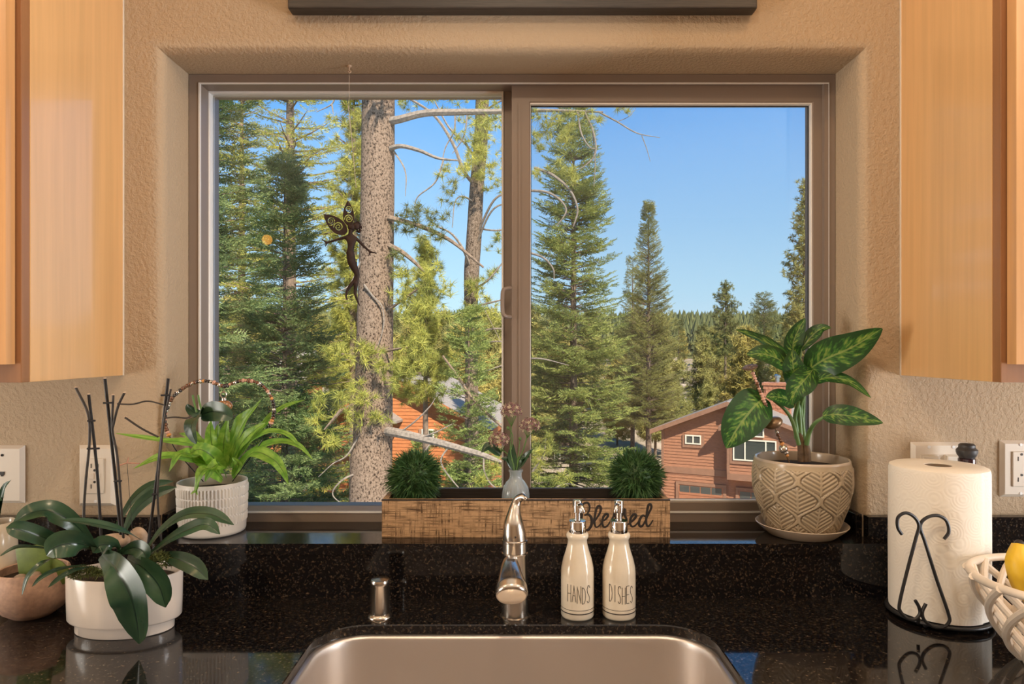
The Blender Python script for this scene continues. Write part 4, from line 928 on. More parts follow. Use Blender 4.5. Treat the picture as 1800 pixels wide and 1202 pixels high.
bs = thing('beaded_stake', 'beaded plant stake with a disc cap leaning in the embossed pot', 'plant stake', d(425, 775, 1.285))
MB().tube([d(425, 790, 1.285), d(232, 312, Ds)], 0.0012, 6).build('rod', M['bronze'], bs)
beads(bs, [d(236, 325, Ds), d(325, 545, Ds + .004)], 17, 0.0040, ['bead_brown', 'bead_pink', 'bead_dark', 'bead_brown', 'bead_pink'], 3, 0.35)
beads(bs, [d(356, 620, Ds + .006), d(415, 752, Ds + .01)], 9, 0.0044, ['bead_brown', 'bead_silver', 'bead_amber', 'bead_brown'], 4, 0.35)
ax_ = (d(232, 312, Ds) - d(425, 775, 1.285)).normalized()
MB().lathe([(0.0, -0.002), (0.004, -0.002), (0.0125, 0.0006), (0.0140, 0.002), (0.0125, 0.0026), (0.0, 0.001)], d(226, 306, Ds), 24, axis=(ax_ + Vector((0.1, -0.25, 0))).normalized()).build('disc_cap', M['bronze'], bs, smooth=True)
MB().ball(d(340, 582, Ds + .005), 0.0178, 18, 10, (1, 1, 0.62), ax_.to_track_quat('Z', 'Y').to_matrix()).build('large_bead', M['bronze'], bs, smooth=True)
MB().ball(d(392, 712, Ds + .009), 0.0082, 14, 8).build('foil_bead', M['bead_silver'], bs, smooth=True)

# ------------------------------------------------------------------ fern in the ribbed pot (left of the ledge)
fc = Vector((X(374, 1.335), 1.335, LT))
fp = thing('potted_fern', 'bright green strap-leaf fern in a pale ribbed pot on the ledge', 'plant', fc)
def ribbed_pot():
    na, nz = 384, 90; H = CZ + (610 - 845) * 1.335 / F - LT; zz = np.linspace(0, H, nz); t = zz / H
    rb = np.interp(t, [0, .02, .06, 1], [.055, .0595, .0612, .0645]); A = np.linspace(0, 2 * np.pi, na, endpoint=False); aa, tg = np.meshgrid(A, t)
    tier = np.zeros(t.shape)
    for lo, hi in ((0.22, 0.385), (0.405, 0.56), (0.58, 0.735), (0.755, 0.93)):
        tier += np.clip((t - lo) / .012, 0, 1) * np.clip((hi - t) / .012, 0, 1)
    h = 0.0017 * (np.clip(np.cos(aa * 64) * 1.8, -1, 1)) * tier[:, None]
    r = rb[:, None] + h; V = np.stack([r * np.cos(aa), r * np.sin(aa), tg * H], -1).reshape(-1, 3) + np.array(fc)
    i, j = np.meshgrid(np.arange(nz - 1), np.arange(na), indexing='ij'); j2 = (j + 1) % na
    return V, np.stack([i * na + j, i * na + j2, (i + 1) * na + j2, (i + 1) * na + j], -1).reshape(-1, 4), H
Vr, Fr, FH = ribbed_pot(); tri_mesh('pot', Vr, Fr, M['ribbed_glaze'], fp, smooth=True)
MB().lathe([(0.0645, FH - 0.0003), (0.0640, FH + 0.0012), (0.0625, FH + 0.0014), (0.061, FH), (0.060, FH - 0.03)], fc, 64, cap0=False, cap1=False).build('rim', M['ribbed_glaze'], fp, smooth=True)
MB().lathe([(0.0605, FH - 0.018), (0.03, FH - 0.014), (0, FH - 0.013)], fc, 32, cap0=False).lathe([(0, 0.0005), (0.055, 0.0005)], fc, 32, cap1=False).build('soil', M['soil'], fp)
def c2(x, y, D=1.335): return P(250 + x / 3.534, 620 + y / 3.535, D)
FL = [([c2(470, 690), c2(330, 575, 1.30), c2(120, 545, 1.26), c2(-165, 500, 1.22)], 74, (0, -.6, .8)), ([c2(460, 700), c2(300, 655, 1.29), c2(120, 645, 1.25), c2(-55, 720, 1.22)], 78, (0, -.75, .65)),
      ([c2(450, 720, 1.33), c2(330, 640, 1.28), c2(235, 630, 1.255), c2(165, 740, 1.245)], 92, (-.3, -.75, .55)), ([c2(500, 790, 1.32), c2(430, 720, 1.27), c2(365, 745, 1.25), c2(325, 872, 1.245)], 88, (-.2, -.8, .5)),
      ([c2(500, 730, 1.32), c2(430, 640, 1.29), c2(350, 600, 1.275), c2(280, 640, 1.27)], 112, (0, -.8, .6)), ([c2(480, 720), c2(440, 600, 1.33), c2(425, 500, 1.33), c2(428, 420, 1.325)], 92, (.1, -1, .2)),
      ([c2(505, 720), c2(505, 590, 1.335), c2(515, 500, 1.335), c2(535, 400, 1.33)], 96, (0, -1, .2)), ([c2(530, 700), c2(590, 520, 1.325), c2(660, 390, 1.32), c2(745, 285, 1.31)], 62, (-.4, -.8, .3)),
      ([c2(545, 700), c2(620, 560, 1.31), c2(700, 480, 1.30), c2(768, 435, 1.295)], 84, (-.2, -.8, .5)), ([c2(560, 720), c2(660, 560, 1.31), c2(790, 490, 1.29), c2(910, 510, 1.275), c2(1002, 615, 1.265)], 54, (0, -.6, .8)),
      ([c2(575, 730), c2(690, 605, 1.31), c2(850, 552, 1.28), c2(970, 575, 1.265), c2(1062, 665, 1.255)], 58, (0, -.65, .75)), ([c2(580, 740, 1.32), c2(690, 620, 1.29), c2(810, 660, 1.265), c2(870, 730, 1.26), c2(908, 815, 1.258)], 84, (0, -.75, .65)),
      ([c2(600, 640, 1.345), c2(760, 440, 1.34), c2(870, 340, 1.335), c2(1012, 292, 1.33)], 52, (-.2, -.75, .5)), ([c2(540, 680, 1.345), c2(590, 470, 1.345), c2(640, 390, 1.34), c2(700, 340, 1.335)], 84, (-.2, -.9, .3)),
      ([c2(470, 690, 1.345), c2(380, 580, 1.345), c2(300, 520, 1.34), c2(230, 500, 1.335)], 70, (0, -.8, .6)), ([c2(520, 760, 1.33), c2(480, 700, 1.285), c2(430, 720, 1.268), c2(390, 800, 1.262)], 90, (0, -.9, .4)),
      ([c2(490, 700), c2(470, 560, 1.34), c2(470, 440, 1.34)], 80, (-.1, -1, .1)), ([c2(450, 700, 1.35), c2(360, 560, 1.355), c2(300, 450, 1.36)], 66, (.2, -.9, .3)), ([c2(560, 770, 1.32), c2(600, 700, 1.29), c2(560, 650, 1.28)], 60, (0, -.9, .4))]
for i, (pts, w_, hint) in enumerate(FL):
    leaf('frond', pts, w_ / 3.534 * 1.3 / F * 0.98, hint, M['fern_leaf'], fp, seg=24, nu=8, fold=0.24, wave=0.17, prof=(0.62, 0.75), seed=i)
for q, e in ((c2(335, 850, 1.247), c2(298, 880, 1.245)), (c2(335, 850, 1.247), c2(345, 885, 1.245))):
    leaf('frond_tip', [c2(350, 800, 1.248), q, e], 20 / 3.534 * 1.25 / F, (-.2, -.9, .4), M['fern_leaf'], fp, seg=8, nu=4)

# beaded heart hoop
hb = thing('beaded_hoop', 'heart-shaped wire hoop of brown and amber beads stuck in the fern pot', 'plant stake', c2(450, 790, 1.32))
HP = [(170, 520), (148, 470), (143, 420), (150, 365), (175, 295), (230, 238), (300, 195), (365, 176), (430, 180), (480, 200), (515, 207), (560, 190), (625, 172), (700, 180), (755, 212), (797, 268), (818, 335), (815, 395), (790, 458)]
hp = [c2(x, y, 1.30) for x, y in HP]
MB().tube(hp, 0.0009, 6, seg=60).build('wire', M['iron'], hb)
MB().tube([hp[0], c2(215, 612, 1.305), c2(380, 800, 1.32)], 0.0010, 6, seg=12).build('wire_leg', M['iron'], hb)
MB().tube([hp[-1], c2(715, 590, 1.305), c2(560, 800, 1.32)], 0.0010, 6, seg=12).build('wire_leg', M['iron'], hb)
beads(hb, hp, 66, 0.0043, ['bead_brown', 'bead_dark', 'bead_amber', 'bead_pink', 'bead_silver', 'bead_brown', 'bead_dark'], 7, 0.3)
bz = c2(508, 330, 1.297)
bo = MB().ball(bz, 0.0165, 18, 10, (1, 0.6, 0.68)).build('bauble', M['speckled'], hb, smooth=True); bo['label'] = 'brown speckled glass bauble'
ringp = c2(506, 262, 1.298)
MB().tube([ringp + Vector((0.0058 * math.cos(a), 0, 0.0058 * math.sin(a))) for a in np.linspace(0, 2 * math.pi, 21)], 0.0013, 6, cap=False).tube([ringp + Vector((0, 0, .006)), c2(515, 207, 1.30)], 0.0005, 5).lathe([(0.0045, 0), (0.004, 0.005), (0.0, 0.0055)], bz + Vector((0, 0, 0.010)), 12).build('bauble_ring', M['bead_silver'], hb, smooth=True)

# ------------------------------------------------------------------ orchid in the oval white planter
oc = Vector((X(220, 1.118), 1.118, CT))
op = thing('potted_orchid', 'leafy orchid with bare spikes on dark stakes in an oval white pot', 'plant', oc)
OSY = 0.62
MB().lathe([(0.075, 0), (0.0775, 0.0015), (0.078, 0.0165), (0.0795, 0.0185), (0.0875, 0.0195), (0.0895, 0.022), (0.0905, 0.05), (0.0912, 0.092), (0.0902, 0.0942), (0.088, 0.0945), (0.0865, 0.092), (0.086, 0.07)], oc, 72, sy=OSY, cap1=False).build('pot', M['white_glaze'], op, smooth=True, sharp=50)
MB().lathe([(0.0862, 0.080), (0.05, 0.086), (0, 0.089)], oc, 40, sy=OSY, cap0=False).build('soil', M['soil'], op, smooth=True)
rng = np.random.default_rng(5)
def moss(name, c, r, n, sq):
    dd = rng.normal(size=(n, 3)); dd /= np.linalg.norm(dd, axis=1)[:, None]; dd[:, 2] = abs(dd[:, 2])
    b = np.array(c) + dd * r * np.array(sq) * rng.uniform(0.6, 1, n)[:, None]; t_ = dd + rng.normal(size=(n, 3)) * .8; t_ /= np.linalg.norm(t_, axis=1)[:, None]; s = np.cross(t_, rng.normal(size=(n, 3))); s /= np.linalg.norm(s, axis=1)[:, None]
    L = 0.007; V = np.stack([b - s * .0009, b + s * .0009, b + t_ * L], 1).reshape(-1, 3); k = np.arange(n) * 3
    o = tri_mesh(name, V, np.stack([k, k + 1, k + 2], 1), M['moss'], op); o['kind'] = 'stuff'
def o(x, y, D=1.11): return P(x / 4.292, 860 + y / 4.292, D)
moss('moss', o(640, 650, 1.08), 0.022, 900, (1.3, 0.6, 0.6)); moss('moss', o(1210, 570, 1.09), 0.022, 900, (1, 0.7, 0.9))
OL = [([o(720, 440, 1.11), o(560, 260, 1.09), o(380, 165, 1.07), o(230, 180, 1.05), o(100, 250, 1.04)], 165, (-.1, -.75, .6), (.8, .5)),
      ([o(640, 440, 1.10), o(440, 400, 1.06), o(250, 335, 1.035), o(120, 300, 1.02), o(45, 290, 1.015)], 128, (-.1, -.85, .55), (.75, .5)),
      ([o(800, 480, 1.10), o(650, 420, 1.06), o(520, 410, 1.04), o(410, 440, 1.03), o(352, 500, 1.03)], 190, (-.15, -.95, .25), (.8, .5)),
      ([o(1120, 415, 1.10), o(930, 315, 1.06), o(690, 255, 1.04), o(445, 228, 1.02)], 78, (0, -.45, .9), (.8, .6)),
      ([o(770, 490, 1.10), o(870, 590, 1.035), o(980, 790, 1.015), o(1030, 980, 1.02), o(1050, 1165, 1.03)], 285, (-.25, -.95, .35), (.62, .55)),
      ([o(960, 520, 1.10), o(1090, 600, 1.05), o(1200, 730, 1.035), o(1250, 890, 1.035)], 175, (.1, -.95, .3), (.65, .55)),
      ([o(1110, 450, 1.11), o(1230, 300, 1.10), o(1400, 195, 1.09), o(1590, 190, 1.08), o(1765, 268, 1.07)], 118, (.1, -.6, .8), (.85, .5)),
      ([o(1140, 480, 1.11), o(1290, 370, 1.09), o(1430, 300, 1.075), o(1560, 265, 1.065), o(1660, 338, 1.06)], 112, (.1, -.75, .65), (.75, .5)),
      ([o(1190, 490, 1.11), o(1320, 520, 1.085), o(1460, 580, 1.07), o(1570, 682, 1.06)], 128, (.15, -.85, .6), (.65, .5)),
      ([o(930, 330, 1.13), o(1020, 160, 1.15), o(1160, 40, 1.165), o(1335, -18, 1.17)], 92, (.3, -.85, .4), (.75, .5)),
      ([o(870, 290, 1.14), o(1000, 80, 1.165), o(1140, -30, 1.18), o(1310, -62, 1.19)], 66, (.3, -.85, .4), (.75, .5)),
      ([o(520, 510, 1.09), o(350, 540, 1.05), o(220, 650, 1.035), o(165, 802, 1.03)], 50, (-.3, -.8, .5), (.7, .6)),
      ([o(710, 580, 1.09), o(560, 610, 1.06), o(450, 670, 1.05), o(360, 742, 1.045)], 42, (0, -.8, .6), (.7, .6)),
      ([o(640, 570, 1.09), o(450, 600, 1.06), o(320, 660, 1.05), o(240, 735, 1.045)], 38, (0, -.8, .6), (.7, .6)),
      ([o(420, 450, 1.12), o(200, 430, 1.10), o(100, 445, 1.09), o(-10, 510, 1.08)], 34, (0, -.7, .7), (.7, .6)),
      ([o(940, 470, 1.12), o(850, 430, 1.08), o(760, 420, 1.07), o(700, 480, 1.065)], 130, (0, -.9, .4), (.7, .6)),
      ([o(900, 480, 1.10), o(1010, 440, 1.08), o(1080, 470, 1.07), o(1110, 540, 1.065)], 120, (0, -.9, .4), (.7, .6))]
for i, (pts, w_, hint, pr) in enumerate(OL):
    leaf('leaf', pts, w_ / 4.292 * 1.06 / F * 1.05, hint, M['orchid_leaf'], op, seg=22, nu=10, fold=0.24, wprof=(.30, .46, .64, .82, .95, 1, .98, .86, .62, .04), seed=i)
def k_(x, y, D=1.125): return P(100 + x / 3.757, 640 + y / 3.757, D)
for pts, r in (([k_(210, 200), k_(265, 700), k_(298, 1230)], .0023), ([k_(317, 95), k_(372, 620), k_(425, 1150)], .0025), ([k_(735, 95), k_(690, 500), k_(600, 1220)], .0025)):
    MB().tube(pts, r, 8, seg=10).build('stake', M['stake'], op, smooth=True)
SP = [([k_(125, 155, 1.12), k_(205, 325, 1.12), k_(216, 500, 1.12), k_(190, 780, 1.12), k_(178, 1000, 1.12), k_(190, 1230, 1.12)], .0021), ([k_(372, 205, 1.12), k_(366, 430, 1.12), k_(402, 640, 1.12), k_(440, 1150, 1.12)], .0020), ([k_(445, 190, 1.12), k_(402, 285, 1.12), k_(366, 430, 1.12)], .0020),
      ([k_(752, 165, 1.12), k_(705, 400, 1.12), k_(668, 780, 1.12), k_(670, 980, 1.12), k_(690, 1180, 1.12)], .0018), ([k_(400, 262, 1.118), k_(500, 264, 1.118), k_(600, 244, 1.118), k_(712, 270, 1.118)], .0013), ([k_(450, 352, 1.115), k_(560, 425, 1.115), k_(668, 480, 1.115)], .0017),
      ([k_(712, 356, 1.118), k_(780, 350, 1.12), k_(858, 355, 1.125), k_(885, 340, 1.13)], .0013)]
for pts, r in SP: MB().tube(pts, [r, r, r * .95], 8, seg=30).build('flower_spike', M['dry_twig'], op, smooth=True)
for x, y in ((125, 152), (210, 197), (317, 92), (372, 202), (447, 187), (455, 350)):
    MB().ball(k_(x, y, 1.12), 0.0026, 8, 6, (1, 1, .5)).build('cut_end', M['cut_end'], op, smooth=True)
for x, y, w_ in ((228, 375, 50), (240, 558, 80), (338, 256, 62), (402, 773, 50), (718, 205, 60), (648, 860, 40)):
    MB().tube([k_(x - w_ / 2, y, 1.117), k_(x + w_ / 2, y - 2, 1.117)], 0.0016, 8).build('clip', M['stake'], op)
for pts, w_, h in (([c2(375, 370, 1.165), c2(330, 400, 1.145), c2(305, 470, 1.135), c2(335, 565, 1.135)], 130, (-.5, -.9, .1)), ([c2(368, 385, 1.165), c2(430, 365, 1.15), c2(500, 375, 1.14), c2(562, 405, 1.135)], 128, (.05, -1, .25)), ([c2(372, 385, 1.17), c2(320, 370, 1.17), c2(290, 340, 1.17), c2(280, 318, 1.17)], 60, (-.5, -.8, .4))):
    lf_ = leaf('keiki_leaf', pts, w_ / 3.534 * 1.14 / F, h, M['orchid_leaf'], op, seg=16, nu=8, fold=0.18, prof=(.8, .5))
for x in (318, 352): MB().tube([c2(x + 20, 370, 1.17), c2(x + 4, 310, 1.17), c2(x - 5, 262, 1.17)], 0.0018, 8, seg=10).build('aerial_root', M['stem_green'], op, smooth=True)
tag(MB().ball(o(860, 390, 1.125), 0.020, 18, 12, (1.25, .7, .62), None, 0.03, 2).build('stone', M['stone'], smooth=True, origin=o(860, 440, 1.125)), 'wide flat tan stone half under an orchid leaf in the white pot', 'stone')
tag(MB().ball(o(1040, 365, 1.14), 0.0165, 18, 12, (1, .7, 1.05), None, 0.03, 4).build('stone', M['stone'], smooth=True, origin=o(1040, 420, 1.14)), 'upright rounded tan stone behind the orchid leaves in the white pot', 'stone')
dg = thing('dragonfly_stake', 'thin wire dragonfly pick standing in the orchid pot', 'plant stake', k_(500, 1130, 1.135))
MB().tube([k_(500, 1130, 1.135), k_(463, 650, 1.135)], 0.0004, 5).build('wire', M['iron'], dg)
for q in ((375, 680), (548, 655), (474, 615)): MB().tube([k_(463, 652, 1.135), k_(*q, 1.135)], [0.0010, 0.0014, 0.0007], 6, seg=6).build('wing', M['bead_pink'], dg, smooth=True)

# ------------------------------------------------------------------ cactus bowl, and the pot at the frame's edge
bc2 = Vector((X(58, 1.175), 1.175, CT))
cb = thing('potted_cactus', 'flat cactus pads in a pink stoneware bowl left of the orchid', 'plant', bc2)
MB().lathe([(0.028, 0), (0.031, 0.001), (0.046, 0.012), (0.057, 0.03), (0.0605, 0.048), (0.0585, 0.066), (0.0535, 0.079), (0.0515, 0.0805), (0.0495, 0.079), (0.0535, 0.06)], bc2, 56, cap1=False).build('bowl', M['pink_clay'], cb, smooth=True)
MB().lathe([(0.0545, 0.064), (0.03, 0.067), (0, 0.068)], bc2, 32, cap0=False).build('soil', M['soil'], cb, smooth=True)
MB().box(o(265, 545, 1.16), (0.056, 0.011, 0.056), Matrix.Rotation(R(-8), 3, 'Y'), 0.0045).build('pad', M['cactus'], cb, smooth=True)
MB().ball(o(400, 620, 1.165), 0.028, 16, 10, (1.1, .25, .8), Matrix.Rotation(R(25), 3, 'Y')).build('pad', M['cactus'], cb, smooth=True)
for i, (x, y, l) in enumerate(((155, 665, 'small tan stone at the left in the pink cactus bowl'), (265, 650, 'small tan stone at the right in the pink cactus bowl'))):
    tag(MB().ball(o(x, y, 1.142), 0.0085, 12, 8, (1.2, .9, .75), None, .04, i).build('stone', M['stone'], smooth=True, origin=o(x, y + 25, 1.142)), l, 'stone')
ec = Vector((X(-8, 1.225), 1.225, CT))
ep = thing('potted_aloe', 'cream banded pot with a spiky plant at the left edge', 'plant', ec)
MB().lathe([(0.026, 0), (0.030, 0.002), (0.0325, 0.03), (0.033, 0.05), (0.0338, 0.052), (0.033, 0.054), (0.0335, 0.10), (0.0325, 0.145), (0.031, 0.147), (0.0295, 0.145), (0.0295, 0.12)], ec, 40, cap1=False).build('pot', M['cream_glaze'], ep, smooth=True)
MB().lathe([(0.030, 0.135), (0, 0.137)], ec, 24, cap0=False).build('soil', M['soil'], ep)
for q, w_ in (((20, 843), .012), ((-30, 850), .013), ((-14, 820), .013), ((4, 880), .011), ((-50, 880), .012)):
    leaf('leaf', [ec + Vector((0, 0, .135)), ec.lerp(P(*q, 1.205), .5) + Vector((0, 0, .09)), P(*q, 1.205)], w_ * 1.3, (0, -.8, .5), M['orchid_leaf'], ep, seg=10, nu=4, fold=.4, wprof=(1, .95, .7, .02))

# ------------------------------------------------------------------ iron fairy hanging in the window
DF = 1.365
def f(x, y, D=DF): return P(540 + x / 6.0125, 340 + y / 6.01, D)
hk = tag(MB().lathe([(0.0045, 0), (0.0045, -0.003), (0.002, -0.004)], P(615, 111, DF) * 0 + Vector((X(614, DF), DF, OZ1)), 12).tube([Vector((X(614, DF), DF, OZ1 - .003)), Vector((X(614, DF), DF, OZ1 - .010)), Vector((X(614, DF) + .003, DF, OZ1 - .0125)), Vector((X(614, DF), DF, OZ1 - .015)), Vector((X(614, DF) - .003, DF, OZ1 - .012))], 0.0012, 6, seg=16).build('ceiling_hook', M['cut_end'], origin=(X(614, DF), DF, OZ1)), 'small brass cup hook screwed into the plaster above the window', 'hook')
fy = thing('fairy_ornament', 'rusty iron fairy with curled wings hanging on a thread in the window', 'ornament', f(470, 1180))
u_ = 1 / 6.01 * DF / F
V = {'head': (465, 372, 30), 'neck': (455, 425, 20), 'chest': (460, 480, 44), 'ribs': (470, 540, 38), 'waist': (455, 600, 34), 'hip': (452, 680, 50), 'th': (490, 770, 46), 'knee': (530, 850, 30), 'k1': (520, 890, 24), 'c1': (470, 955, 25), 'a1': (420, 1030, 15), 'f1': (410, 1090, 10), 'f1b': (425, 1130, 7), 'c2': (515, 960, 25), 'a2': (505, 1060, 16), 'f2': (530, 1130, 12), 'f2b': (555, 1185, 7),
     'ls': (405, 462, 18), 'le': (310, 490, 13), 'lw': (205, 520, 9), 'lf': (155, 482, 5), 'lf2': (192, 562, 5), 'rs': (520, 475, 18), 're': (600, 560, 14), 'rw': (665, 615, 9), 'rf': (735, 632, 5), 'rf2': (650, 660, 5)}
E = [('hip', 'waist'), ('waist', 'ribs'), ('ribs', 'chest'), ('chest', 'neck'), ('neck', 'head'), ('hip', 'th'), ('th', 'knee'), ('knee', 'k1'), ('k1', 'c1'), ('c1', 'a1'), ('a1', 'f1'), ('f1', 'f1b'), ('k1', 'c2'), ('c2', 'a2'), ('a2', 'f2'), ('f2', 'f2b'), ('chest', 'ls'), ('ls', 'le'), ('le', 'lw'), ('lw', 'lf'), ('lw', 'lf2'), ('chest', 'rs'), ('rs', 're'), ('re', 'rw'), ('rw', 'rf'), ('rw', 'rf2')]
def skin(name, V, E, root, m, parent, depth=0.55):
    keys = list(V); og = origin_of(parent); me = bpy.data.meshes.new(name)
    me.from_pydata([f(V[k][0], V[k][1]) - og for k in keys], [(keys.index(a), keys.index(b)) for a, b in E], [])
    ob = link_mesh(me, name, m, parent); sm = ob.modifiers.new('skin', 'SKIN')
    for k, sv in zip(keys, me.skin_vertices[0].data):
        r = V[k][2] * u_; sv.radius = (r, r); sv.use_root = (k == root)
    sm.use_smooth_shade = True; ob.modifiers.new('sub', 'SUBSURF').levels = 1; ob.modifiers[-1].render_levels = 2
    return ob
skin('body', V, E, 'hip', M['rust'], fy)
hr = MB(); rnd = random.Random(3)
hr.ball(f(470, 355), 40 * u_, 14, 8, (1.1, .8, 1)).ball(f(520, 345), 38 * u_, 12, 8, (1, .7, 1.1))
for i in range(26):
    x, y = rnd.uniform(450, 555), rnd.uniform(300, 400); q = [f(x, y)]
    for s in range(1, 9): q.append(f(x + 9 * math.cos(s * 1.1 + i) + s * 2, y + 9 * math.sin(s * 1.1 + i) + s * 1.5, DF + rnd.uniform(-.002, .002)))
    hr.tube(q, 5.5 * u_, 5, seg=16)
hr.build('hair', M['rust'], fy, smooth=True)
def wing(root, tip, hw, spirals):
    nx, ny = 110, 60; root = np.array(root, float); tip = np.array(tip, float); L = np.linalg.norm(tip - root); ex = (tip - root) / L; ey = np.array([-ex[1], ex[0]])
    pts = []
    for (cx_, cy_, r_, s) in spirals:
        for a in np.linspace(0, 2 * math.pi * 1.9, 150): rr2 = r_ * (0.12 + 0.88 * a / (2 * math.pi * 1.9)); pts.append((cx_ + rr2 * math.cos(s * a + 2.4), cy_ + rr2 * math.sin(s * a + 2.4)))
    pts = np.array(pts); mb = MB()
    t = np.linspace(0, 1, nx + 1); half = hw * np.sin(np.pi * np.clip(t, 0.02, 1) ** 0.75) ** 0.7 + 4 * (1 - t)
    idx = {}; thk = Vector((0, 0.0012, 0))
    def vid(i, j):
        if (i, j) not in idx:
            p2 = root + ex * t[i] * L + ey * (2 * j / ny - 1) * half[i]; idx[(i, j)] = len(mb.v); mb.v.append(f(*p2)); mb.v.append(f(*p2) + thk)
        return idx[(i, j)]
    keep = np.zeros((nx, ny), bool)
    for i in range(nx):
        for j in range(ny):
            tc2 = (t[i] + t[i + 1]) / 2; c_ = root + ex * tc2 * L + ey * ((2 * j + 1) / ny - 1) * (half[i] + half[i + 1]) / 2
            keep[i, j] = np.min(np.hypot(pts[:, 0] - c_[0], pts[:, 1] - c_[1])) > 5.2
    for i in range(nx):
        for j in range(ny):
            if not keep[i, j]: continue
            a, b, c_, d_ = vid(i, j), vid(i + 1, j), vid(i + 1, j + 1), vid(i, j + 1); mb.f += [(a, b, c_, d_), (d_ + 1, c_ + 1, b + 1, a + 1)]
            for (di, dj), (p, q) in (((-1, 0), (d_, a)), ((1, 0), (b, c_)), ((0, -1), (a, b)), ((0, 1), (c_, d_))):
                ii, jj = i + di, j + dj
                if not (0 <= ii < nx and 0 <= jj < ny and keep[ii, jj]): mb.f.append((p, p + 1, q + 1, q))
    return mb
wing((410, 420), (178, 222), 74, [(250, 290, 45, 1), (330, 352, 50, -1)]).build('wing', M['rust'], fy)
wing((440, 335), (430, 78), 56, [(435, 165, 38, 1), (440, 268, 46, -1)]).build('wing', M['rust'], fy)
MB().tube([f(440, 120), Vector((X(614, DF), DF, OZ1 - .014))], 0.00028, 4).build('thread', M['bead_silver'], fy)

# ------------------------------------------------------------------ outdoors: terrain
GY = np.array([2, 12, 30, 40, 60, 100, 160, 250, 420, 700]); GZ = np.array([-9.2, -9.2, -9.6, -9.8, -9.0, -6.3, -2.5, 3.5, 14.0, 13.0]) + CZ
def gz(x, y): return float(np.interp(y, GY, GZ)) + 0.25 * math.sin(x * .35) * min(1, y / 30) + max(0, -x - 6) * 0.02
def terrain():
    ys = np.concatenate([np.linspace(1.8, 60, 60), np.geomspace(62, 700, 50)]); nx = 60; V = []; Fq = []
    for y in ys:
        for i in range(nx): x = (i / (nx - 1) * 2 - 1) * (y * 1.1 + 14); V.append((x, y, gz(x, y)))
    for a in range(len(ys) - 1):
        for i in range(nx - 1): k = a * nx + i; Fq.append((k, k + 1, k + nx + 1, k + nx))
    return V, Fq
Vt, Ft = terrain(); struct(tri_mesh('ground', Vt, Ft, M['ground'], origin=(0, 40, -9), smooth=True), 'dry sunlit forest floor falling away below the window and rising to the far hill')

# ------------------------------------------------------------------ conifers
def tri_blade(p, dr, L, w_, up=(0, 0, 1)):
    s = np.cross(dr, up); n = np.linalg.norm(s); s = s / n if n > 1e-6 else np.array([0, 1, 0]); return [p - s * w_, p + s * w_, p + dr * L]
def fir_spray(seed, rich=1.0):          # a bough tip: side twigs in a loose plane, each a small bottle-brush of blades
    rng = np.random.default_rng(seed); T = []
    def brush(p0, dr, L, nn, nl, nw):
        for i in range(nn):
            t = (i + .6) / nn; p = p0 + dr * L * t; s = 1 if i % 2 else -1; ang = s * R(rng.uniform(25, 50)); c, sn = math.cos(ang), math.sin(ang)
            d = np.array([dr[0] * c - dr[1] * sn, dr[0] * sn + dr[1] * c, rng.uniform(-.25, .55)]); d /= np.linalg.norm(d)
            T.append(tri_blade(p, d, nl * (1 - .3 * t) * rng.uniform(.8, 1.2), nw, rng.normal(size=3)))
        T.append(tri_blade(p0 + dr * L * .65, dr, nl * 1.5, nw))
    brush(np.zeros(3), np.array([1.0, 0, 0]), 1.0, int(9 * rich), .24, .030)
    for x in (.1, .26, .44, .62, .8):
        for s in (-1, 1):
            a = s * R(rng.uniform(36, 56)); d = np.array([math.cos(a), math.sin(a), rng.uniform(-.25, .15)]); brush(np.array([x, 0, 0.]), d, .55 * (1.08 - x), max(2, int(5 * rich * (1.15 - x))), .20, .030)
    return np.array(T)
def pine_tuft(seed, n=38, w_=0.028):
    rng = np.random.default_rng(seed); T = []
    for i in range(n):
        th = math.acos(1 - rng.uniform(0, 1) * 1.25); ph = rng.uniform(0, 6.283); d = np.array([math.cos(th), math.sin(th) * math.cos(ph), math.sin(th) * math.sin(ph)])
        T.append(tri_blade(np.array([rng.uniform(-.25, .1), 0, 0]), d, rng.uniform(.75, 1.05), w_, rng.normal(size=3)))
    return np.array(T)
def scatter(T, Mx):            # T (t,3,3) template triangles, Mx list of (pos, x, y, z) frames
    pos = np.array([m[0] for m in Mx]); B = np.array([np.stack([m[1], m[2], m[3]]) for m in Mx])
    out = np.einsum('tvc,mcd->mtvd', T, B) + pos[:, None, None, :]
    V = out.reshape(-1, 3); return V, np.arange(len(V)).reshape(-1, 3)
def frame(pos, d, up, s, roll=0):
    d = d / np.linalg.norm(d); y = np.cross(up, d); n = np.linalg.norm(y); y = y / n if n > 1e-6 else np.array([0, 1, 0]); z = np.cross(d, y)
    c, sn = math.cos(roll), math.sin(roll); return (pos, d * s, (y * c + z * sn) * s, (z * c - y * sn) * s)
UP = np.array([0, 0, 1.0])
FS = [fir_spray(1), fir_spray(2)]; FSL = [fir_spray(3, .55), fir_spray(4, .55)]; PT = [pine_tuft(1), pine_tuft(2)]; PTL = [pine_tuft(3, 16, .06), pine_tuft(4, 16, .06)]
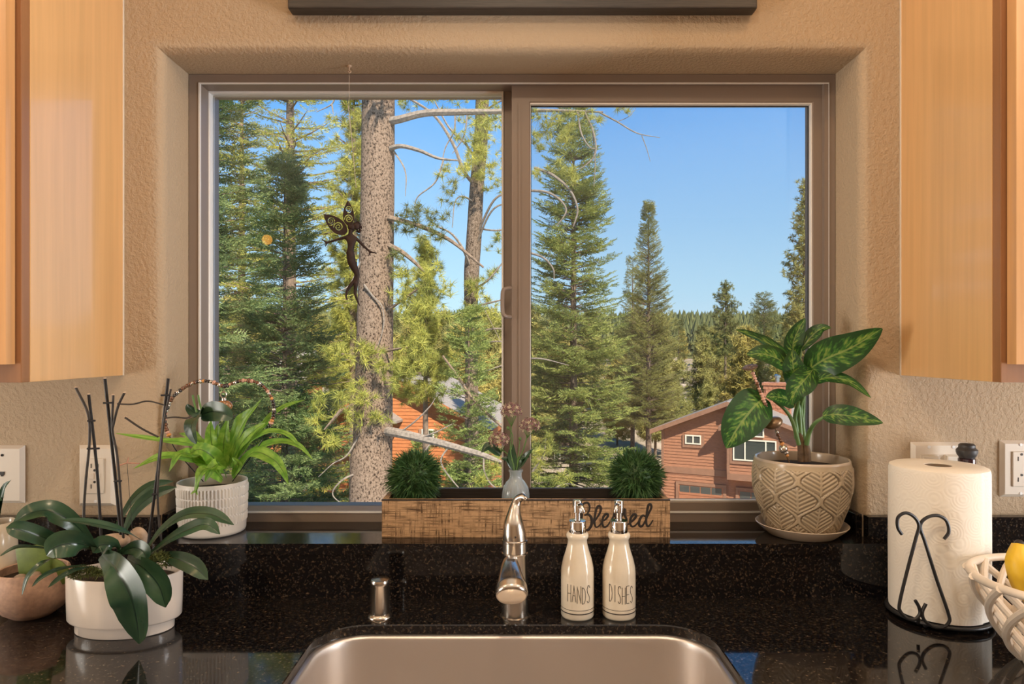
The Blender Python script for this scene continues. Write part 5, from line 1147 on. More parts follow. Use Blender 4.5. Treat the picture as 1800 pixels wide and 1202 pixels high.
def fir(name, label, base, H, Rm, m, nb, seed, spray=.42, crown=.06, tmpl=None, tr=None, group=None, pw=.85, bark='bark_far', lean=(0, 0), cat='tree', part='foliage', zmin=None, asc=0.0):
    rng = np.random.default_rng(seed); base = np.array(base, float); tr = tr or H * .012; t = thing(name, label, cat, base, group); fr = []; bmx = MB()
    for i in range(nb):
        c = rng.uniform(0.0, 1.0) ** 1.15
        z = H * (crown + (1 - crown) * c); az = rng.uniform(0, 6.283)
        if zmin is not None and base[2] + z < zmin: continue
        r = (Rm * (1 - c) ** pw + .06) * rng.uniform(.78, 1.1); dh = np.array([math.cos(az), math.sin(az), 0]); p0 = base + np.array([lean[0] * c, lean[1] * c, z])
        sl = .45 * c - .32 * (1 - c) + asc; n = max(3, int(r / (spray * .30)))
        pt = lambda u: p0 + dh * r * u + UP * r * (sl * u + .22 * u * u * (1 - c))
        if r > .5: bmx.tube([pt(0), pt(.5), pt(.92)], [tr * .13, tr * .08, tr * .03], 4)
        for k in range(n):
            u = .18 + .82 * (k + rng.uniform(0, 1)) / n; p = pt(u); s = spray * (1.0 - .35 * u) * rng.uniform(.75, 1.2); sd = 1 if k % 2 else -1
            a = az + sd * R(rng.uniform(20, 62)); d = np.array([math.cos(a), math.sin(a), sl * .6 + .25 * u * (1 - c) + rng.uniform(-.12, .12)])
            fr.append(frame(p, d, UP, s, rng.normal() * .5))
        fr.append(frame(pt(1), dh + UP * (sl + .3), UP, spray * .7, 0))
    for k in range(6): fr.append(frame(base + UP * (H * (1 - .012 * k)) + np.array([lean[0], lean[1], 0]), np.array([math.cos(k * 2.4) * .7, math.sin(k * 2.4) * .7, .9]), UP, spray * .6))
    tm = tmpl or FS; h = len(fr) // 2
    A = scatter(tm[0], fr[:h]); Bq = scatter(tm[1], fr[h:]); V = np.concatenate([A[0], Bq[0]]); o = tri_mesh(part, V, np.arange(len(V)).reshape(-1, 3), m, t); o['kind'] = 'stuff'
    MB().tube([base - UP * .4, base + UP * H * .5 + np.array([lean[0] * .5, lean[1] * .5, 0]), base + UP * H * .99 + np.array([lean[0], lean[1], 0])], [tr, tr * .6, tr * .06], 8, seg=10).build('trunk', M[bark], t, smooth=True)
    if bmx.v: bmx.build('branches', M['bark_far'], t)['kind'] = 'stuff'
    return t
def tufts_at(name, centers, m, parent, tuft, per, spread, seed, tmpl=None, cdir=None):
    rng = np.random.default_rng(seed); fr = []
    for c in centers:
        c = np.array(c)
        for k in range(per):
            d = rng.normal(size=3); d[2] += .35; p = c + rng.normal(size=3) * spread; fr.append(frame(p, d, UP, tuft * rng.uniform(.75, 1.15), rng.uniform(0, 6)))
    tm = tmpl or PT; h = max(1, len(fr) // 2); V = np.concatenate([scatter(tm[0], fr[:h])[0], scatter(tm[1], fr[h:])[0]]) if len(fr) > 1 else scatter(tm[0], fr)[0]
    o = tri_mesh(name, V, np.arange(len(V)).reshape(-1, 3), m, parent); o['kind'] = 'stuff'; return o
def pine(name, label, base, H, Rm, m, nb, seed, tuft=.3, crown=.3, per=4, tmpl=None, tr=None, group=None, pw=.6, bark='bark_far', ragged=.45):
    rng = np.random.default_rng(seed); base = np.array(base, float); tr = tr or H * .011; t = thing(name, label, 'tree', base, group); C = []; bmx = MB()
    for i in range(nb):
        c = (i + rng.uniform(0, 1)) / nb; z = H * (crown + (1 - crown) * c); az = i * 2.4 + rng.uniform(-.6, .6); r = (Rm * min(1, (1 - c) ** pw + .05) * min(1, .55 + c * 2)) * rng.uniform(1 - ragged, 1.1)
        dh = np.array([math.cos(az), math.sin(az), 0]); p0 = base + UP * z; sl = -.15 + .55 * c
        pt = lambda u: p0 + dh * r * u + UP * r * (sl * u + .25 * u * u)
        bmx.tube([pt(0), pt(.5), pt(1)], [tr * .2, tr * .14, tr * .06], 4)
        for u in np.linspace(.35, 1, max(2, int(r / (tuft * .75)) + 1)):
            C.append(pt(u) + rng.normal(size=3) * tuft * .35); 
    tufts_at('foliage', C, m, t, tuft, per, tuft * .35, seed + 9, tmpl)
    MB().tube([base - UP * .4, base + UP * H * .5, base + UP * H], [tr, tr * .65, tr * .08], 8, seg=8).build('trunk', M[bark], t, smooth=True)
    bmx.build('branches', M['bark_far'], t)['kind'] = 'stuff'
    return t
def q(px, py, D): v = P(px, py, D); return np.array(v)
def bs_(px, D): x = (px - 900) * D / F; return (x, D, gz(x, D))
def hgt(px, py, D): return CZ + (610 - py) * D / F - gz((px - 900) * D / F, D)

# near fir on the left (blue-green) and the one whose boughs hang in at the left edge
fir('fir_tree', 'blue-green fir filling the left pane beside the big pine trunk', bs_(500, 15), hgt(500, 285, 15), 2.3, M['fir_shaded'], 560, 11, .50, tr=.13, bark='bark_grey', pw=.85)
fir('fir_tree', 'fir at the left window edge with hanging grey-green boughs', bs_(290, 11.5), hgt(290, -250, 11.5), 1.75, M['fir_shaded'], 420, 12, .46, crown=.42, tr=.16, pw=.5, zmin=CZ - 1.5)
# tall pale pine trunk and its boughs
D = 10.5
nb_ = bs_(652, D); tp = thing('pine_tree', 'tall pine with a thick pale speckled trunk in the left pane', 'tree', nb_)
TP = [Vector(nb_) - Vector((0, 0, .5))] + [P(652, 895, D), P(655, 780, D), P(658, 640, D), P(661, 480, D), P(664, 320, D), P(665, 170, D)] + [P(667, -120, D), P(668, -500, D), P(668, -900, D)]
MB().tube(TP, [.36, .33, .30, .285, .265, .255, .25, .24, .20, .15], 40, seg=120).build('trunk', M['bark'], tp, smooth=True)
def limb(pts, r, parent, m='dead_wood', name='branch', seg=None, n=7, D=None):
    return MB().tube([P(*p_) for p_ in pts], r, n, seg=seg or len(pts) * 6).build(name, M[m], parent, smooth=True)
limb([(668, 215, 10.5), (700, 210, 10.35), (745, 199, 10.3), (800, 197, 10.3), (880, 196, 10.3), (960, 194, 10.3), (1060, 197, 10.3)], [.07, .06, .055, .05, .04, .028, .014], tp)
limb([(1055, 198, 10.3), (1085, 214, 10.3), (1120, 234, 10.3), (1160, 242, 10.3)], [.014, .012, .009, .004], tp)
limb([(1128, 238, 10.3), (1137, 262, 10.3), (1143, 284, 10.3)], [.007, .006, .003], tp)
limb([(1085, 214, 10.3), (1105, 205, 10.3), (1118, 190, 10.3)], [.006, .005, .003], tp)
limb([(1015, 197, 10.3), (1022, 235, 10.2), (1036, 258, 10.2), (1046, 262, 10.2)], [.016, .013, .010, .006], tp)
limb([(1028, 197, 10.3), (1043, 232, 10.2), (1047, 268, 10.2), (1030, 290, 10.2), (1012, 300, 10.2)], [.016, .014, .012, .010, .005], tp)
limb([(1042, 230, 10.25), (1046, 290, 10.2), (1044, 328, 10.2)], [.01, .008, .004], tp)
limb([(940, 295, 10.3), (972, 308, 10.2), (1002, 335, 10.2), (1015, 368, 10.2), (1008, 398, 10.2)], [.024, .022, .02, .017, .009], tp)
limb([(933, 335, 10.3), (962, 338, 10.2), (985, 352, 10.2), (995, 372, 10.2), (978, 398, 10.2)], [.02, .019, .017, .014, .007], tp)
limb([(930, 444, 10.3), (955, 453, 10.2), (972, 472, 10.2), (974, 491, 10.2)], [.018, .016, .013, .007], tp)
limb([(925, 630, 10.3), (955, 631, 10.3), (1000, 642, 10.3)], [.014, .012, .005], tp)
limb([(668, 270, 10.5), (700, 257, 10.3), (735, 264, 10.3), (770, 278, 10.3), (805, 282, 10.3)], [.05, .035, .028, .022, .012], tp)
limb([(670, 380, 10.4), (705, 388, 10.3), (750, 402, 10.3), (795, 425, 10.3), (850, 470, 10.3)], [.05, .04, .034, .028, .016], tp, 'branch_brown')
limb([(670, 425, 10.4), (705, 442, 10.3), (730, 462, 10.3), (748, 480, 10.3)], [.045, .036, .026, .012], tp, 'branch_brown')
limb([(672, 757, 10.4), (705, 762, 10.2), (760, 775, 10.15), (815, 790, 10.15), (855, 802, 10.15), (905, 825, 10.15)], [.075, .07, .058, .05, .042, .03], tp)
for pts in ([(760, 775, 10.15), (745, 800, 10.1), (755, 835, 10.1), (785, 870, 10.1)], [(790, 783, 10.15), (775, 812, 10.1), (800, 850, 10.1), (830, 880, 10.1)], [(850, 802, 10.15), (852, 830, 10.1), (868, 855, 10.1), (905, 870, 10.1)], [(855, 803, 10.15), (880, 812, 10.1), (905, 808, 10.1)],
            [(735, 770, 10.15), (765, 760, 10.1), (795, 745, 10.1)], [(700, 762, 10.2), (730, 740, 10.1), (755, 715, 10.05), (765, 700, 10.05)], [(955, 870, 10.2), (1000, 850, 10.2), (1060, 875, 10.2)], [(935, 830, 10.2), (955, 800, 10.2), (960, 770, 10.2)],
            [(634, 760, 10.3), (610, 800, 10.2), (585, 815, 10.2), (560, 838, 10.2)], [(630, 830, 10.3), (600, 845, 10.2), (585, 870, 10.2), (615, 895, 10.2)], [(690, 262, 10.4), (712, 300, 10.3), (713, 345, 10.3)], [(780, 280, 10.3), (765, 320, 10.3), (735, 345, 10.3), (728, 365, 10.3)],
            [(800, 197, 10.3), (798, 230, 10.3), (782, 262, 10.3), (775, 300, 10.3)], [(822, 197, 10.3), (815, 240, 10.3), (795, 270, 10.3)], [(590, 165, 10.3), (583, 183, 10.3), (556, 197, 10.3)], [(583, 183, 10.3), (586, 200, 10.3)],
            [(634, 460, 10.3), (615, 500, 10.25), (590, 515, 10.2)], [(640, 500, 10.22), (655, 520, 10.2), (672, 540, 10.2), (674, 575, 10.18), (660, 620, 10.15)]):
    limb(pts, [.015, .013, .010, .005], tp, name='twig', n=5)
limb([(610, 168, 10.3), (618, 240, 10.2), (626, 330, 10.2)], [.006, .006, .004], tp, 'branch_brown', 'twig', n=5)
TC = [(700, 640, 10.0), (722, 612, 10.0), (745, 592, 9.95), (672, 645, 9.95), (655, 628, 10.0), (690, 668, 10.0), (640, 615, 10.05), (610, 622, 10.05), (585, 625, 10.05), (735, 640, 10.0), (718, 560, 10.0), (700, 520, 10.1), (735, 500, 10.1), (760, 480, 10.1), (745, 540, 10.05), (770, 545, 10.1), (780, 505, 10.15), (715, 480, 10.1),
      (562, 738, 10.0), (580, 772, 10.0), (600, 705, 10.0), (622, 690, 10.0), (640, 700, 9.95), (610, 738, 10.0), (655, 735, 10.0), (560, 700, 10.05)]
tufts_at('needles', [q(*c) for c in TC], M['pine_yellow'], tp, .155, 9, .085, 21, cdir=None)
for a, b in (((664, 620, 10.4), (715, 610, 10.0)), ((660, 690, 10.4), (600, 720, 10.0)), ((600, 720, 10.0), (570, 755, 10.0)), ((662, 560, 10.4), (745, 500, 10.1)), ((662, 640, 10.4), (690, 655, 10.0)), ((650, 690, 10.3), (630, 700, 9.95)), ((655, 625, 10.4), (600, 622, 10.05))):
    limb([a, b], [.03, .012], tp, 'branch_brown', 'twig', n=5)
TD = [(700, 385, 10.2), (720, 375, 10.2), (745, 370, 10.2), (765, 380, 10.2), (790, 350, 10.2), (800, 335, 10.2), (715, 400, 10.2), (735, 405, 10.2), (770, 395, 10.2), (760, 412, 10.2), (695, 455, 10.2), (705, 475, 10.2)]
tufts_at('dark_needles', [q(*c) for c in TD], M['pine_dark'], tp, .15, 7, .08, 22)
TG = [(945, 205, 10.25), (965, 215, 10.25), (985, 212, 10.25), (1000, 228, 10.25), (1020, 212, 10.25), (1045, 205, 10.25), (1095, 192, 10.25), (945, 240, 10.25), (975, 290, 10.2), (1000, 302, 10.2), (1010, 310, 10.2), (945, 305, 10.25), (950, 255, 10.25), (960, 232, 10.25), (985, 240, 10.25), (955, 800, 10.2), (965, 775, 10.2), (945, 815, 10.2), (985, 840, 10.2), (870, 820, 10.1), (850, 845, 10.1), (835, 860, 10.1), (760, 865, 10.1),
      (835, 245, 10.3), (850, 225, 10.3), (835, 270, 10.3), (815, 240, 10.3), (850, 265, 10.3), (865, 205, 10.3), (780, 300, 10.3), (815, 300, 10.3), (822, 285, 10.3)]
tufts_at('needle_tufts', [q(*c) for c in TG], M['pine_yellow'], tp, .15, 6, .06, 23)
rng = np.random.default_rng(77); CC = []                       # the crown above the window's top edge, which shades the fir beside it
for i in range(170):
    z = rng.uniform(5.2, 13); a = rng.uniform(0, 6.283); r = 3.0 * math.sqrt(rng.uniform(0.02, 1)) * (1.05 - abs(z - 8.5) / 9)
    CC.append(np.array([nb_[0] + r * math.cos(a), D + r * math.sin(a), CZ + z]))
tufts_at('crown', CC, M['pine_dark'], tp, .34, 7, .3, 24, PTL)

# second pine with a crooked trunk
D = 17; b2_ = bs_(829, D); t2 = thing('pine_tree', 'thinner pine with a crooked grey trunk left of the window post', 'tree', b2_)
MB().tube([Vector(b2_) - Vector((0, 0, .4)), P(829, 640, D), P(828, 560, D), P(829, 480, D), P(833, 420, D), P(838, 330, D), P(845, 250, D), P(848, 165, D), P(852, 0, D), P(852, -300, D)], [.2, .16, .16, .19, .19, .175, .17, .165, .15, .12], 24, seg=80).build('trunk', M['bark_grey'], t2, smooth=True)
for pts, r in (([(846, 200, D), (875, 180, D - .3), (905, 168, D - .4)], .03), ([(838, 330, D), (815, 300, D - .3), (795, 250, D - .4), (760, 200, D - .4), (705, 165, D - .5)], .05), ([(842, 290, D), (820, 255, D - .3), (790, 225, D - .4), (765, 180, D - .4)], .035), ([(835, 420, D), (870, 350, D - .5), (910, 340, D - .6)], .035), ([(833, 440, D), (865, 370, D - .5), (905, 355, D - .6)], .03),
               ([(830, 480, D), (815, 440, D - .4), (795, 412, D - .5), (770, 398, D - .5)], .04), ([(830, 510, D), (860, 490, D - .4), (900, 440, D - .5)], .03), ([(830, 540, D), (870, 530, D - .4), (910, 520, D - .5)], .026), ([(829, 590, D), (865, 578, D - .4), (905, 580, D - .5)], .03), ([(829, 610, D), (870, 600, D - .4), (910, 605, D - .5)], .025), ([(829, 660, D), (860, 650, D - .4), (900, 636, D - .5)], .025),
               ([(835, 400, D), (870, 405, D - .4), (910, 400, D - .5)], .025), ([(838, 360, D), (815, 345, D - .4), (800, 355, D - .4), (795, 400, D - .5)], .022), ([(822, 475, D - .3), (840, 520, D - .4), (880, 600, D - .5)], .012)):
    limb(pts, [r, r * .8, r * .5], t2, n=6)
limb([(778, 625, D - 2), (805, 662, D - 2), (830, 700, D - 2), (860, 730, D - 2), (900, 765, D - 2)], [.022, .03, .032, .032, .03], t2, 'branch_brown', name='fallen_limb')
t2c = [(830, 500, D - .5), (845, 495, D - .4), (835, 520, D - .5), (825, 210, D - .4), (845, 190, D - .5), (855, 215, D - .5), (835, 235, D - .5), (870, 230, D - .5), (840, 280, D - .5), (850, 310, D - .5), (820, 300, D - .5), (865, 300, D - .5), (840, 560, D - .5), (825, 550, D - .5), (870, 200, D - .4), (800, 180, D), (710, 180, D), (760, 175, D), (730, 172, D), (865, 330, D), (870, 270, D), (868, 480, D), (865, 530, D), (872, 420, D), (820, 585, D - .5), (845, 600, D - .5), (868, 560, D)]
tufts_at('needles', [q(*c) for c in t2c], M['pine_yellow'], t2, .21, 8, .14, 31)

# spruces and pines around and behind
fir('fir_tree', 'large dark green fir just right of the window post', bs_(1008, 24), hgt(1008, 172, 24), 2.6, M['fir_green'], 620, 41, .60, tr=.2, pw=.72)
fir('fir_tree', 'bushy light green fir low between the crooked pine and the window post', bs_(824, 15.2), hgt(824, 545, 15.2), 1.25, M['fir_light'], 330, 42, .40, pw=.62)
fir('fir_tree', 'small light green fir above the left grass ball', bs_(742, 25), hgt(742, 775, 25), 1.0, M['fir_light'], 80, 43, .45, pw=.7)
pine('pine_sapling', 'yellow-green young pine right of the big pale trunk', bs_(748, 19), hgt(748, 425, 19), 1.25, M['pine_yellow'], 70, 44, .20, .64, 5, ragged=.7, pw=.8)
pine('pine_tree', 'slim yellow-green pine behind the iron fairy', bs_(622, 28), hgt(622, 60, 28), 1.5, M['pine_yellow'], 80, 45, .34, .35, 6, ragged=.3)
fir('fir_tree', 'yellow sunlit conifer behind the blue-green fir, its crown between fir and frame', bs_(425, 29), hgt(425, 20, 29), 3.2, M['pine_yellow'], 300, 46, .7, tmpl=FSL)
fir('fir_tree', 'yellow-green conifer behind the blue-green fir, nearest the iron fairy', bs_(510, 23), hgt(510, -260, 23), 3.0, M['pine_yellow'], 420, 47, .55, tmpl=FSL, pw=.6)
fir('pine_tree', 'tall olive pine against the sky in the middle of the right pane', bs_(1140, 48), hgt(1140, 358, 48), 2.75, M['olive_mid'], 560, 51, .55, .2, FSL, pw=.95, asc=.3)
fir('pine_tree', 'lower olive pine crowding the left side of the tall one in the right pane', bs_(1112, 52), hgt(1112, 455, 52), 1.6, M['olive'], 240, 50, .55, .2, FSL, pw=.75, asc=.35)
pine('pine_tree', 'round-topped pine on the skyline above the red house gable', bs_(1275, 75), hgt(1275, 498, 75), 2.1, M['pine_dark'], 60, 52, .36, .45, 4, PTL, pw=.55, ragged=.5)
fir('pine_tree', 'small pine on the skyline above the houseplant leaves', bs_(1343, 78), hgt(1343, 518, 78), 3.0, M['pine_dark'], 260, 53, .8, .2, FSL, pw=.6, asc=.2)
pine('pine_tree', 'tall feathery pine cut off by the right edge of the pane', bs_(1414, 52), hgt(1414, 318, 52), 2.3, M['olive'], 110, 54, .36, .25, 4, PTL, pw=.7, ragged=.5)
fir('pine_tree', 'dark narrow spire of a conifer left of the red house, below the skyline', bs_(1193, 66), hgt(1193, 562, 66), 1.5, M['pine_dark'], 200, 55, .6, .1, FSL, pw=.8)
pine('pine_tree', 'broad olive pine directly behind the left end of the red house', bs_(1152, 57), hgt(1152, 565, 57), 2.8, M['olive'], 150, 56, .5, .15, 6, PTL, pw=.6)
pine('pine_tree', 'yellow-green pine behind the red house chimney', bs_(1310, 62), hgt(1310, 585, 62), 2.6, M['olive2'], 110, 57, .55, .15, 6, PTL, pw=.6)
pine('pine_tree', 'yellow-green pine behind the right pot and houseplant stems', bs_(1400, 58), hgt(1400, 560, 58), 2.6, M['olive2'], 110, 58, .55, .15, 6, PTL, pw=.6)

# conifers on the valley floor
G_ = 'conifers on the valley floor'
protos = [pine('valley_conifer', 'olive conifer in the crowd of trees on the valley floor', bs_(1235, 72), 9.0, 2.0, M['olive'], 80, 61, .5, .1, 5, PTL, None, G_),
          pine('valley_conifer', 'yellowish conifer in the crowd of trees on the valley floor', bs_(1085, 62), 8.5, 1.9, M['olive2'], 70, 62, .5, .1, 5, PTL, None, G_),
          pine('valley_conifer', 'dark narrow conifer in the crowd of trees on the valley floor', bs_(960, 70), 9.5, 1.7, M['pine_dark'], 80, 63, .5, .1, 5, PTL, None, G_)]
HOUSES = [(12, 41.5, 7.5), (-5.6, 36, 7), (-18, 45, 9)]
HOUSES += [(o.location.x, o.location.y, 3.4) for o in COL.objects if o.get('category') == 'tree']
clear = lambda x, y: all(math.hypot(x - a, y - b) > r for a, b, r in HOUSES)
rnd = random.Random(8); k = 0
tries = 0
while k < 125 and tries < 6000:
    tries += 1
    D_ = rnd.uniform(60, 150); px = rnd.uniform(60, 1560); x = (px - 900) * D_ / F
    h = rnd.uniform(7, 11); top = 610 - (gz(x, D_) + h - CZ) * F / D_
    if top < 572 and px > 1060: h = max(4, (610 - 578) * D_ / F + CZ - gz(x, D_))
    if not clear(x, D_): continue
    if 1130 < px < 1330 and D_ < 64: continue
    if 1200 < px < 1250 and rnd.random() < .7: continue
    HOUSES.append((x, D_, 2.6)); c = dup(protos[k % 3], (x, D_, gz(x, D_))); c.scale = (h / 9,) * 3; c.rotation_euler = (0, 0, rnd.uniform(0, 6.28)); k += 1
for px, D_, h in ((385, 34, 11), (455, 40, 13), (560, 36, 11), (600, 44, 12), (700, 42, 9), (770, 45, 9), (860, 40, 10), (900, 46, 10), (350, 45, 12), (510, 50, 12), (650, 52, 12), (820, 52, 12), (930, 55, 12), (1060, 44, 7.5), (730, 60, 12), (590, 62, 13), (860, 62, 12), (420, 56, 14)):
    x = (px - 900) * D_ / F
    if not clear(x, D_): continue
    HOUSES.append((x, D_, 2.6)); c = dup(protos[k % 2], (x, D_, gz(x, D_))); c.scale = (h / 9,) * 3; c.rotation_euler = (0, 0, rnd.uniform(0, 6.28)); k += 1
rng = np.random.default_rng(99); Tc = []
for lv, (z0, z1, r) in enumerate(((.0, .5, .26), (.28, .75, .19), (.55, 1.0, .12))):
    for i in range(7):
        a, b = 2 * math.pi * i / 7 + lv, 2 * math.pi * (i + .8) / 7 + lv; Tc.append([[r * math.cos(a), r * math.sin(a), z0 + .05 * (i % 2)], [r * math.cos(b), r * math.sin(b), z0], [0, 0, z1]])
Tc = np.array(Tc); fr = []
while len(fr) < 6600:
    y = 150 + 300 * rng.uniform(0, 1) ** .8; x = rng.uniform(-.8, .62) * y
    h = rng.uniform(5, 10) * (.7 if y > 350 else 1); s = rng.uniform(.9, 1.3); fr.append((np.array([x, y, gz(x, y)]), np.array([h * s, 0, 0]), np.array([0, h * s, 0]), np.array([0, 0, h])))
Vf, Ff = scatter(Tc, fr); fo = tri_mesh('far_forest', Vf, Ff, M['forest'], origin=(0, 300, 0)); fo['kind'] = 'stuff'; fo['label'] = 'dark conifer forest covering the far hill along the skyline'; fo['category'] = 'forest'

# ------------------------------------------------------------------ houses
def house_frame(O, ang):
    c, s = math.cos(ang), math.sin(ang); O = Vector(O)
    return lambda x, y, z: O + Vector((x * c - y * s, x * s + y * c, z))
def hbox(mb, T, x0, x1, y0, y1, z0, z1):
    V = [T(x, y, z) for x in (x0, x1) for y in (y0, y1) for z in (z0, z1)]; mb.add(V, [(0, 1, 3, 2), (4, 6, 7, 5), (0, 4, 5, 1), (2, 3, 7, 6), (0, 2, 6, 4), (1, 5, 7, 3)]); return mb
def lap(mb, T, x0f, x1f, y, z0, z1, pitch=.17, side=None):
    z = z0
    while z < z1 - .02:
        za, zb = z, min(z + pitch, z1); a, b = x0f((za + zb) / 2), x1f((za + zb) / 2)
        if b - a > .05:
            V = [T(a, y, za), T(b, y, za), T(b, y - .035, za), T(a, y - .035, za), T(a, y, zb), T(b, y, zb), T(b, y - .008, zb), T(a, y - .008, zb)]
            mb.add(V, [(3, 2, 6, 7), (0, 1, 2, 3), (0, 3, 7, 4), (1, 5, 6, 2)])
        z += pitch
def hwindow(T, t, x0, x1, z0, z1, y, mull, trim='white_trim', sill=True):
    fw = .065; mb = MB(); hbox(mb, T, x0, x1, y - .09, y, z0, z0 + fw); hbox(mb, T, x0, x1, y - .09, y, z1 - fw, z1); hbox(mb, T, x0, x0 + fw, y - .09, y, z0 + fw, z1 - fw); hbox(mb, T, x1 - fw, x1, y - .09, y, z0 + fw, z1 - fw)
    wq = mb.build('window', M[trim], t); xs = [x0 + fw] + [x0 + (x1 - x0) * u for u in mull] + [x1 - fw]
    for a, b in zip(xs[:-1], xs[1:]):
        hbox(MB(), T, a, b, y - .05, y - .03, z0 + fw, z1 - fw).build('pane', M['dark_glass'], wq)
    for u in mull: hbox(MB(), T, x0 + (x1 - x0) * u - fw / 2, x0 + (x1 - x0) * u + fw / 2, y - .085, y - .02, z0 + fw, z1 - fw).build('mullion', M[trim], wq)
    if sill:
        mb = MB(); hbox(mb, T, x0 - .16, x1 + .16, y - .05, y, z0 - .2, z0); hbox(mb, T, x0 - .16, x0, y - .05, y, z0, z1); hbox(mb, T, x1, x1 + .16, y - .05, y, z0, z1); mb.build('window_casing', M['house_trim'], t)
def gable_roof(T, t, xm, hw, zp, pit, y0, y1, th=.16, fascia=.26, trim='house_trim'):
    for s in (-1, 1):
        pr = [(xm, zp), (xm + s * hw, zp - hw * pit), (xm + s * hw, zp - hw * pit - th), (xm, zp - th)]
        MB().prism([T(x, y0, z) for x, z in pr], T(0, y1, 0) - T(0, y0, 0)).build('roof_slope', M['shingle'], t)
        pf = [(xm, zp - .02), (xm + s * (hw + .02), zp - hw * pit - .02), (xm + s * (hw + .02), zp - hw * pit - fascia), (xm, zp - fascia)]
        MB().prism([T(x, y0 - .05, z) for x, z in pf], T(0, .1, 0) - T(0, 0, 0)).build('fascia_board', M[trim], t)
        hbox(MB(), T, *(sorted((xm + s * hw, xm + s * (hw + .04)))), y0, y1, zp - hw * pit - fascia + .02, zp - hw * pit).build('eave_board', M[trim], t)
HO = Vector((8.45, 38.42, CZ - 9.8)); T = house_frame(HO, -R(27)); hs = thing('house', 'red-brown lap-sided house with garage doors seen in the right pane', 'house', HO)
PIT = .414; xm = 3.62; zp = 6.92; we = zp - .2 - xm * PIT
MB().prism([T(x, 0, z) for x, z in ((0, -.5), (7.24, -.5), (7.24, we), (xm, zp - .2), (0, we))], T(0, 9, 0) - T(0, 0, 0)).build('walls', M['siding'], hs)
lo = lambda z: max(0, xm - (zp - .25 - z) / PIT); hi = lambda z: min(7.24, xm + (zp - .25 - z) / PIT)
mb = MB(); lap(mb, T, lo, hi, -.001, 3.15, zp - .3); lap(mb, T, lambda z: 0, lambda z: 3.62, -.001, 0, 2.8); mb.build('siding', M['siding'], hs)['kind'] = 'stuff'
hbox(MB(), T, -.02, 3.66, -.06, 0, 2.8, 3.15).build('band_board', M['house_trim'], hs)
for x in (-.03,): hbox(MB(), T, x, x + .14, -.07, 0, 0, we + .02).build('corner_board', M['house_trim'], hs)
gable_roof(T, hs, xm, 4.15, zp, PIT, -.55, 9.5)
hbox(MB(), T, xm - .08, xm + .08, -.5, -.05, zp - .62, zp - .3).build('ridge_bracket', M['house_trim'], hs)
hwindow(T, hs, 1.31, 2.17, 4.46, 4.96, -.03, [.5])
# bay
bx0, bx1 = 3.66, 7.1; bm_ = (bx0 + bx1) / 2; bzp = 6.35; bp = .36; bwe = bzp - .15 - (bm_ - bx0) * bp
MB().prism([T(x, -.6, z) for x, z in ((bx0, 2.8), (bx1, 2.8), (bx1, bwe), (bm_, bzp - .15), (bx0, bwe))], T(0, .6, 0) - T(0, 0, 0)).build('bay_walls', M['siding'], hs)
mb = MB(); lap(mb, T, lambda z: max(bx0, bm_ - (bzp - .2 - z) / bp), lambda z: min(bx1, bm_ + (bzp - .2 - z) / bp), -.601, 3.12, bzp - .25); mb.build('siding', M['siding'], hs)['kind'] = 'stuff'
hbox(MB(), T, bx0 - .02, bx1 + .02, -.66, -.6, 2.78, 3.12).build('band_board', M['house_trim'], hs); hbox(MB(), T, bx0 - .03, bx0 + .12, -.67, -.58, 3.12, bwe).build('corner_board', M['house_trim'], hs)
gable_roof(T, hs, bm_, 2.1, bzp, bp, -1.0, 1.2, .12, .22)
hwindow(T, hs, 3.95, 6.1, 3.85, 4.97, -.63, [.28, .76]); hwindow(T, hs, 4.72, 5.5, 5.12, 5.58, -.63, [.33], sill=False)
# garage doors
def garage(x0, x1, z1, y):
    mb = MB(); hbox(mb, T, x0 - .16, x0, y - .06, y, 0, z1 + .16); hbox(mb, T, x1, x1 + .16, y - .06, y, 0, z1 + .16); hbox(mb, T, x0, x1, y - .06, y, z1, z1 + .16); mb.build('garage_casing', M['house_trim'], hs)
    g = hbox(MB(), T, x0, x1, y - .03, y - .005, 0, z1).build('garage_door', M['garage'], hs)
    for i in range(4): hbox(MB(), T, x0 + .02, x1 - .02, y - .05, y - .03, z1 * i / 4 + .015, z1 * (i + 1) / 4 - .015 - (.40 if i == 3 else 0)).build('door_panel', M['garage'], g)
    for i in range(4):
        a = x0 + .06 + (x1 - x0 - .1) * i / 4; hbox(MB(), T, a, a + (x1 - x0 - .1) / 4 - .05, y - .046, y - .034, z1 - .42, z1 - .05).build('pane', M['dark_glass'], g)
garage(.95, 3.35, 2.2, -.04); garage(4.15, 6.6, 2.15, -.04)
# chimney
ch = MB(); 
for i in range(9):
    z = 5.6 + i * .22
    for j in range(5):
        x0 = 4.9 + j * .27 + (.13 if i % 2 else 0); hbox(MB(), T, x0, x0 + .255, 4.0, 4.6, z, z + .205).build('brick', M['brick'], hs)
hbox(MB(), T, 4.93, 6.33, 4.05, 5.2, 4.5, 7.58).build('chimney', M['brick'], hs); hbox(MB(), T, 4.82, 6.45, 3.95, 5.3, 7.58, 7.72).build('chimney_cap', M['brick'], hs)
MB().lathe([(.13, 0), (.13, .3), (.2, .32), (.2, .45), (.05, .52)], T(5.6, 4.6, 7.7), 12).build('flue', M['nickel'], hs, smooth=True)

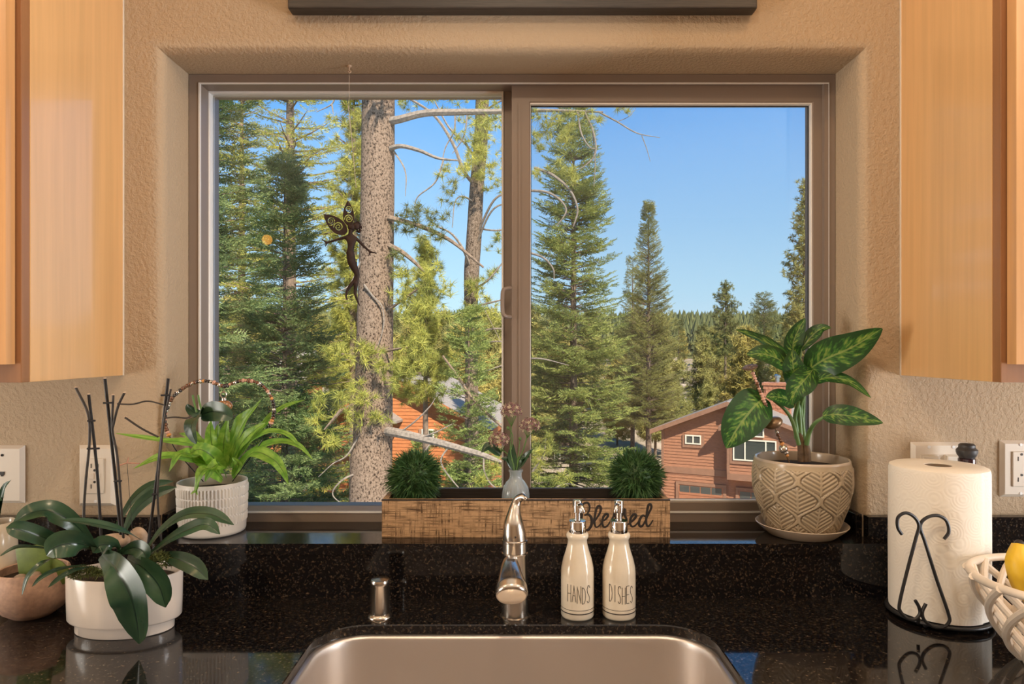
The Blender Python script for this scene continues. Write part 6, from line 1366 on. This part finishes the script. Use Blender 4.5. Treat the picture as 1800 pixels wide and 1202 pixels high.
# orange house behind the big trunk
O2 = Vector((-7.4, 33.0, CZ - 9.2)); T = house_frame(O2, -R(8)); h2 = thing('house', 'orange-brown house glimpsed between the big trunk and light green fir', 'house', O2)
xm = 2.0; zp = 7.75; PIT = .52
MB().prism([T(x, 0, z) for x, z in ((-2.4, -.5), (6.1, -.5), (6.1, zp - .2 - 4.1 * PIT), (xm, zp - .2), (-2.4, zp - .2 - 4.4 * PIT))], T(0, 8, 0) - T(0, 0, 0)).build('walls', M['siding_orange'], h2)
mb = MB(); lap(mb, T, lambda z: max(-2.4, xm - (zp - .25 - z) / PIT), lambda z: min(6.1, xm + (zp - .25 - z) / PIT), -.001, 0, zp - .3); mb.build('siding', M['siding_orange'], h2)['kind'] = 'stuff'
gable_roof(T, h2, xm, 4.6, zp, PIT, -.55, 8.4, trim='siding_orange')
hwindow(T, h2, 3.15, 3.75, 4.7, 5.3, -.03, [.5]); hwindow(T, h2, .9, 1.45, 3.9, 5.2, -.03, [])
MB().prism([T(x, -1.0, z) for x, z in ((1.0, 5.75), (1.6, 6.15), (2.2, 5.75), (2.2, 5.65), (1.0, 5.65))], T(0, 1.0, 0) - T(0, 0, 0)).build('porch_roof', M['shingle'], h2)
hbox(MB(), T, -2.4, 6.1, -.9, 0, 2.35, 2.55).build('deck_board', M['siding_orange'], h2)
# grey-roofed house at the left edge
O3 = Vector((-18.2, 42.0, CZ - 9)); T = house_frame(O3, R(4)); h3 = thing('house', 'grey-roofed house with a small orange gable behind the fir at the left edge', 'house', O3)
hbox(MB(), T, -4, 5.0, 0, 7, -.5, 6.6).build('walls', M['siding_orange'], h3)
MB().prism([T(-4.3, y, z) for y, z in ((-.5, 6.3), (3.5, 8.8), (7.5, 6.3), (7.5, 6.1), (3.5, 8.6), (-.5, 6.1))], T(5.3, 0, 0) - T(-4.3, 0, 0)).build('roof', M['shingle'], h3)
gable_roof(T, h3, 1.3, 1.15, 7.95, .62, -.5, 3.0, .1, .2, 'siding_orange')
MB().prism([T(x, -.2, z) for x, z in ((.3, 6.0), (2.3, 6.0), (2.3, 7.2), (1.3, 7.85), (.3, 7.2))], T(0, 2.8, 0) - T(0, 0, 0)).build('dormer_wall', M['siding_orange'], h3)
hwindow(T, h3, 1.0, 1.6, 6.5, 7.1, -.21, [])
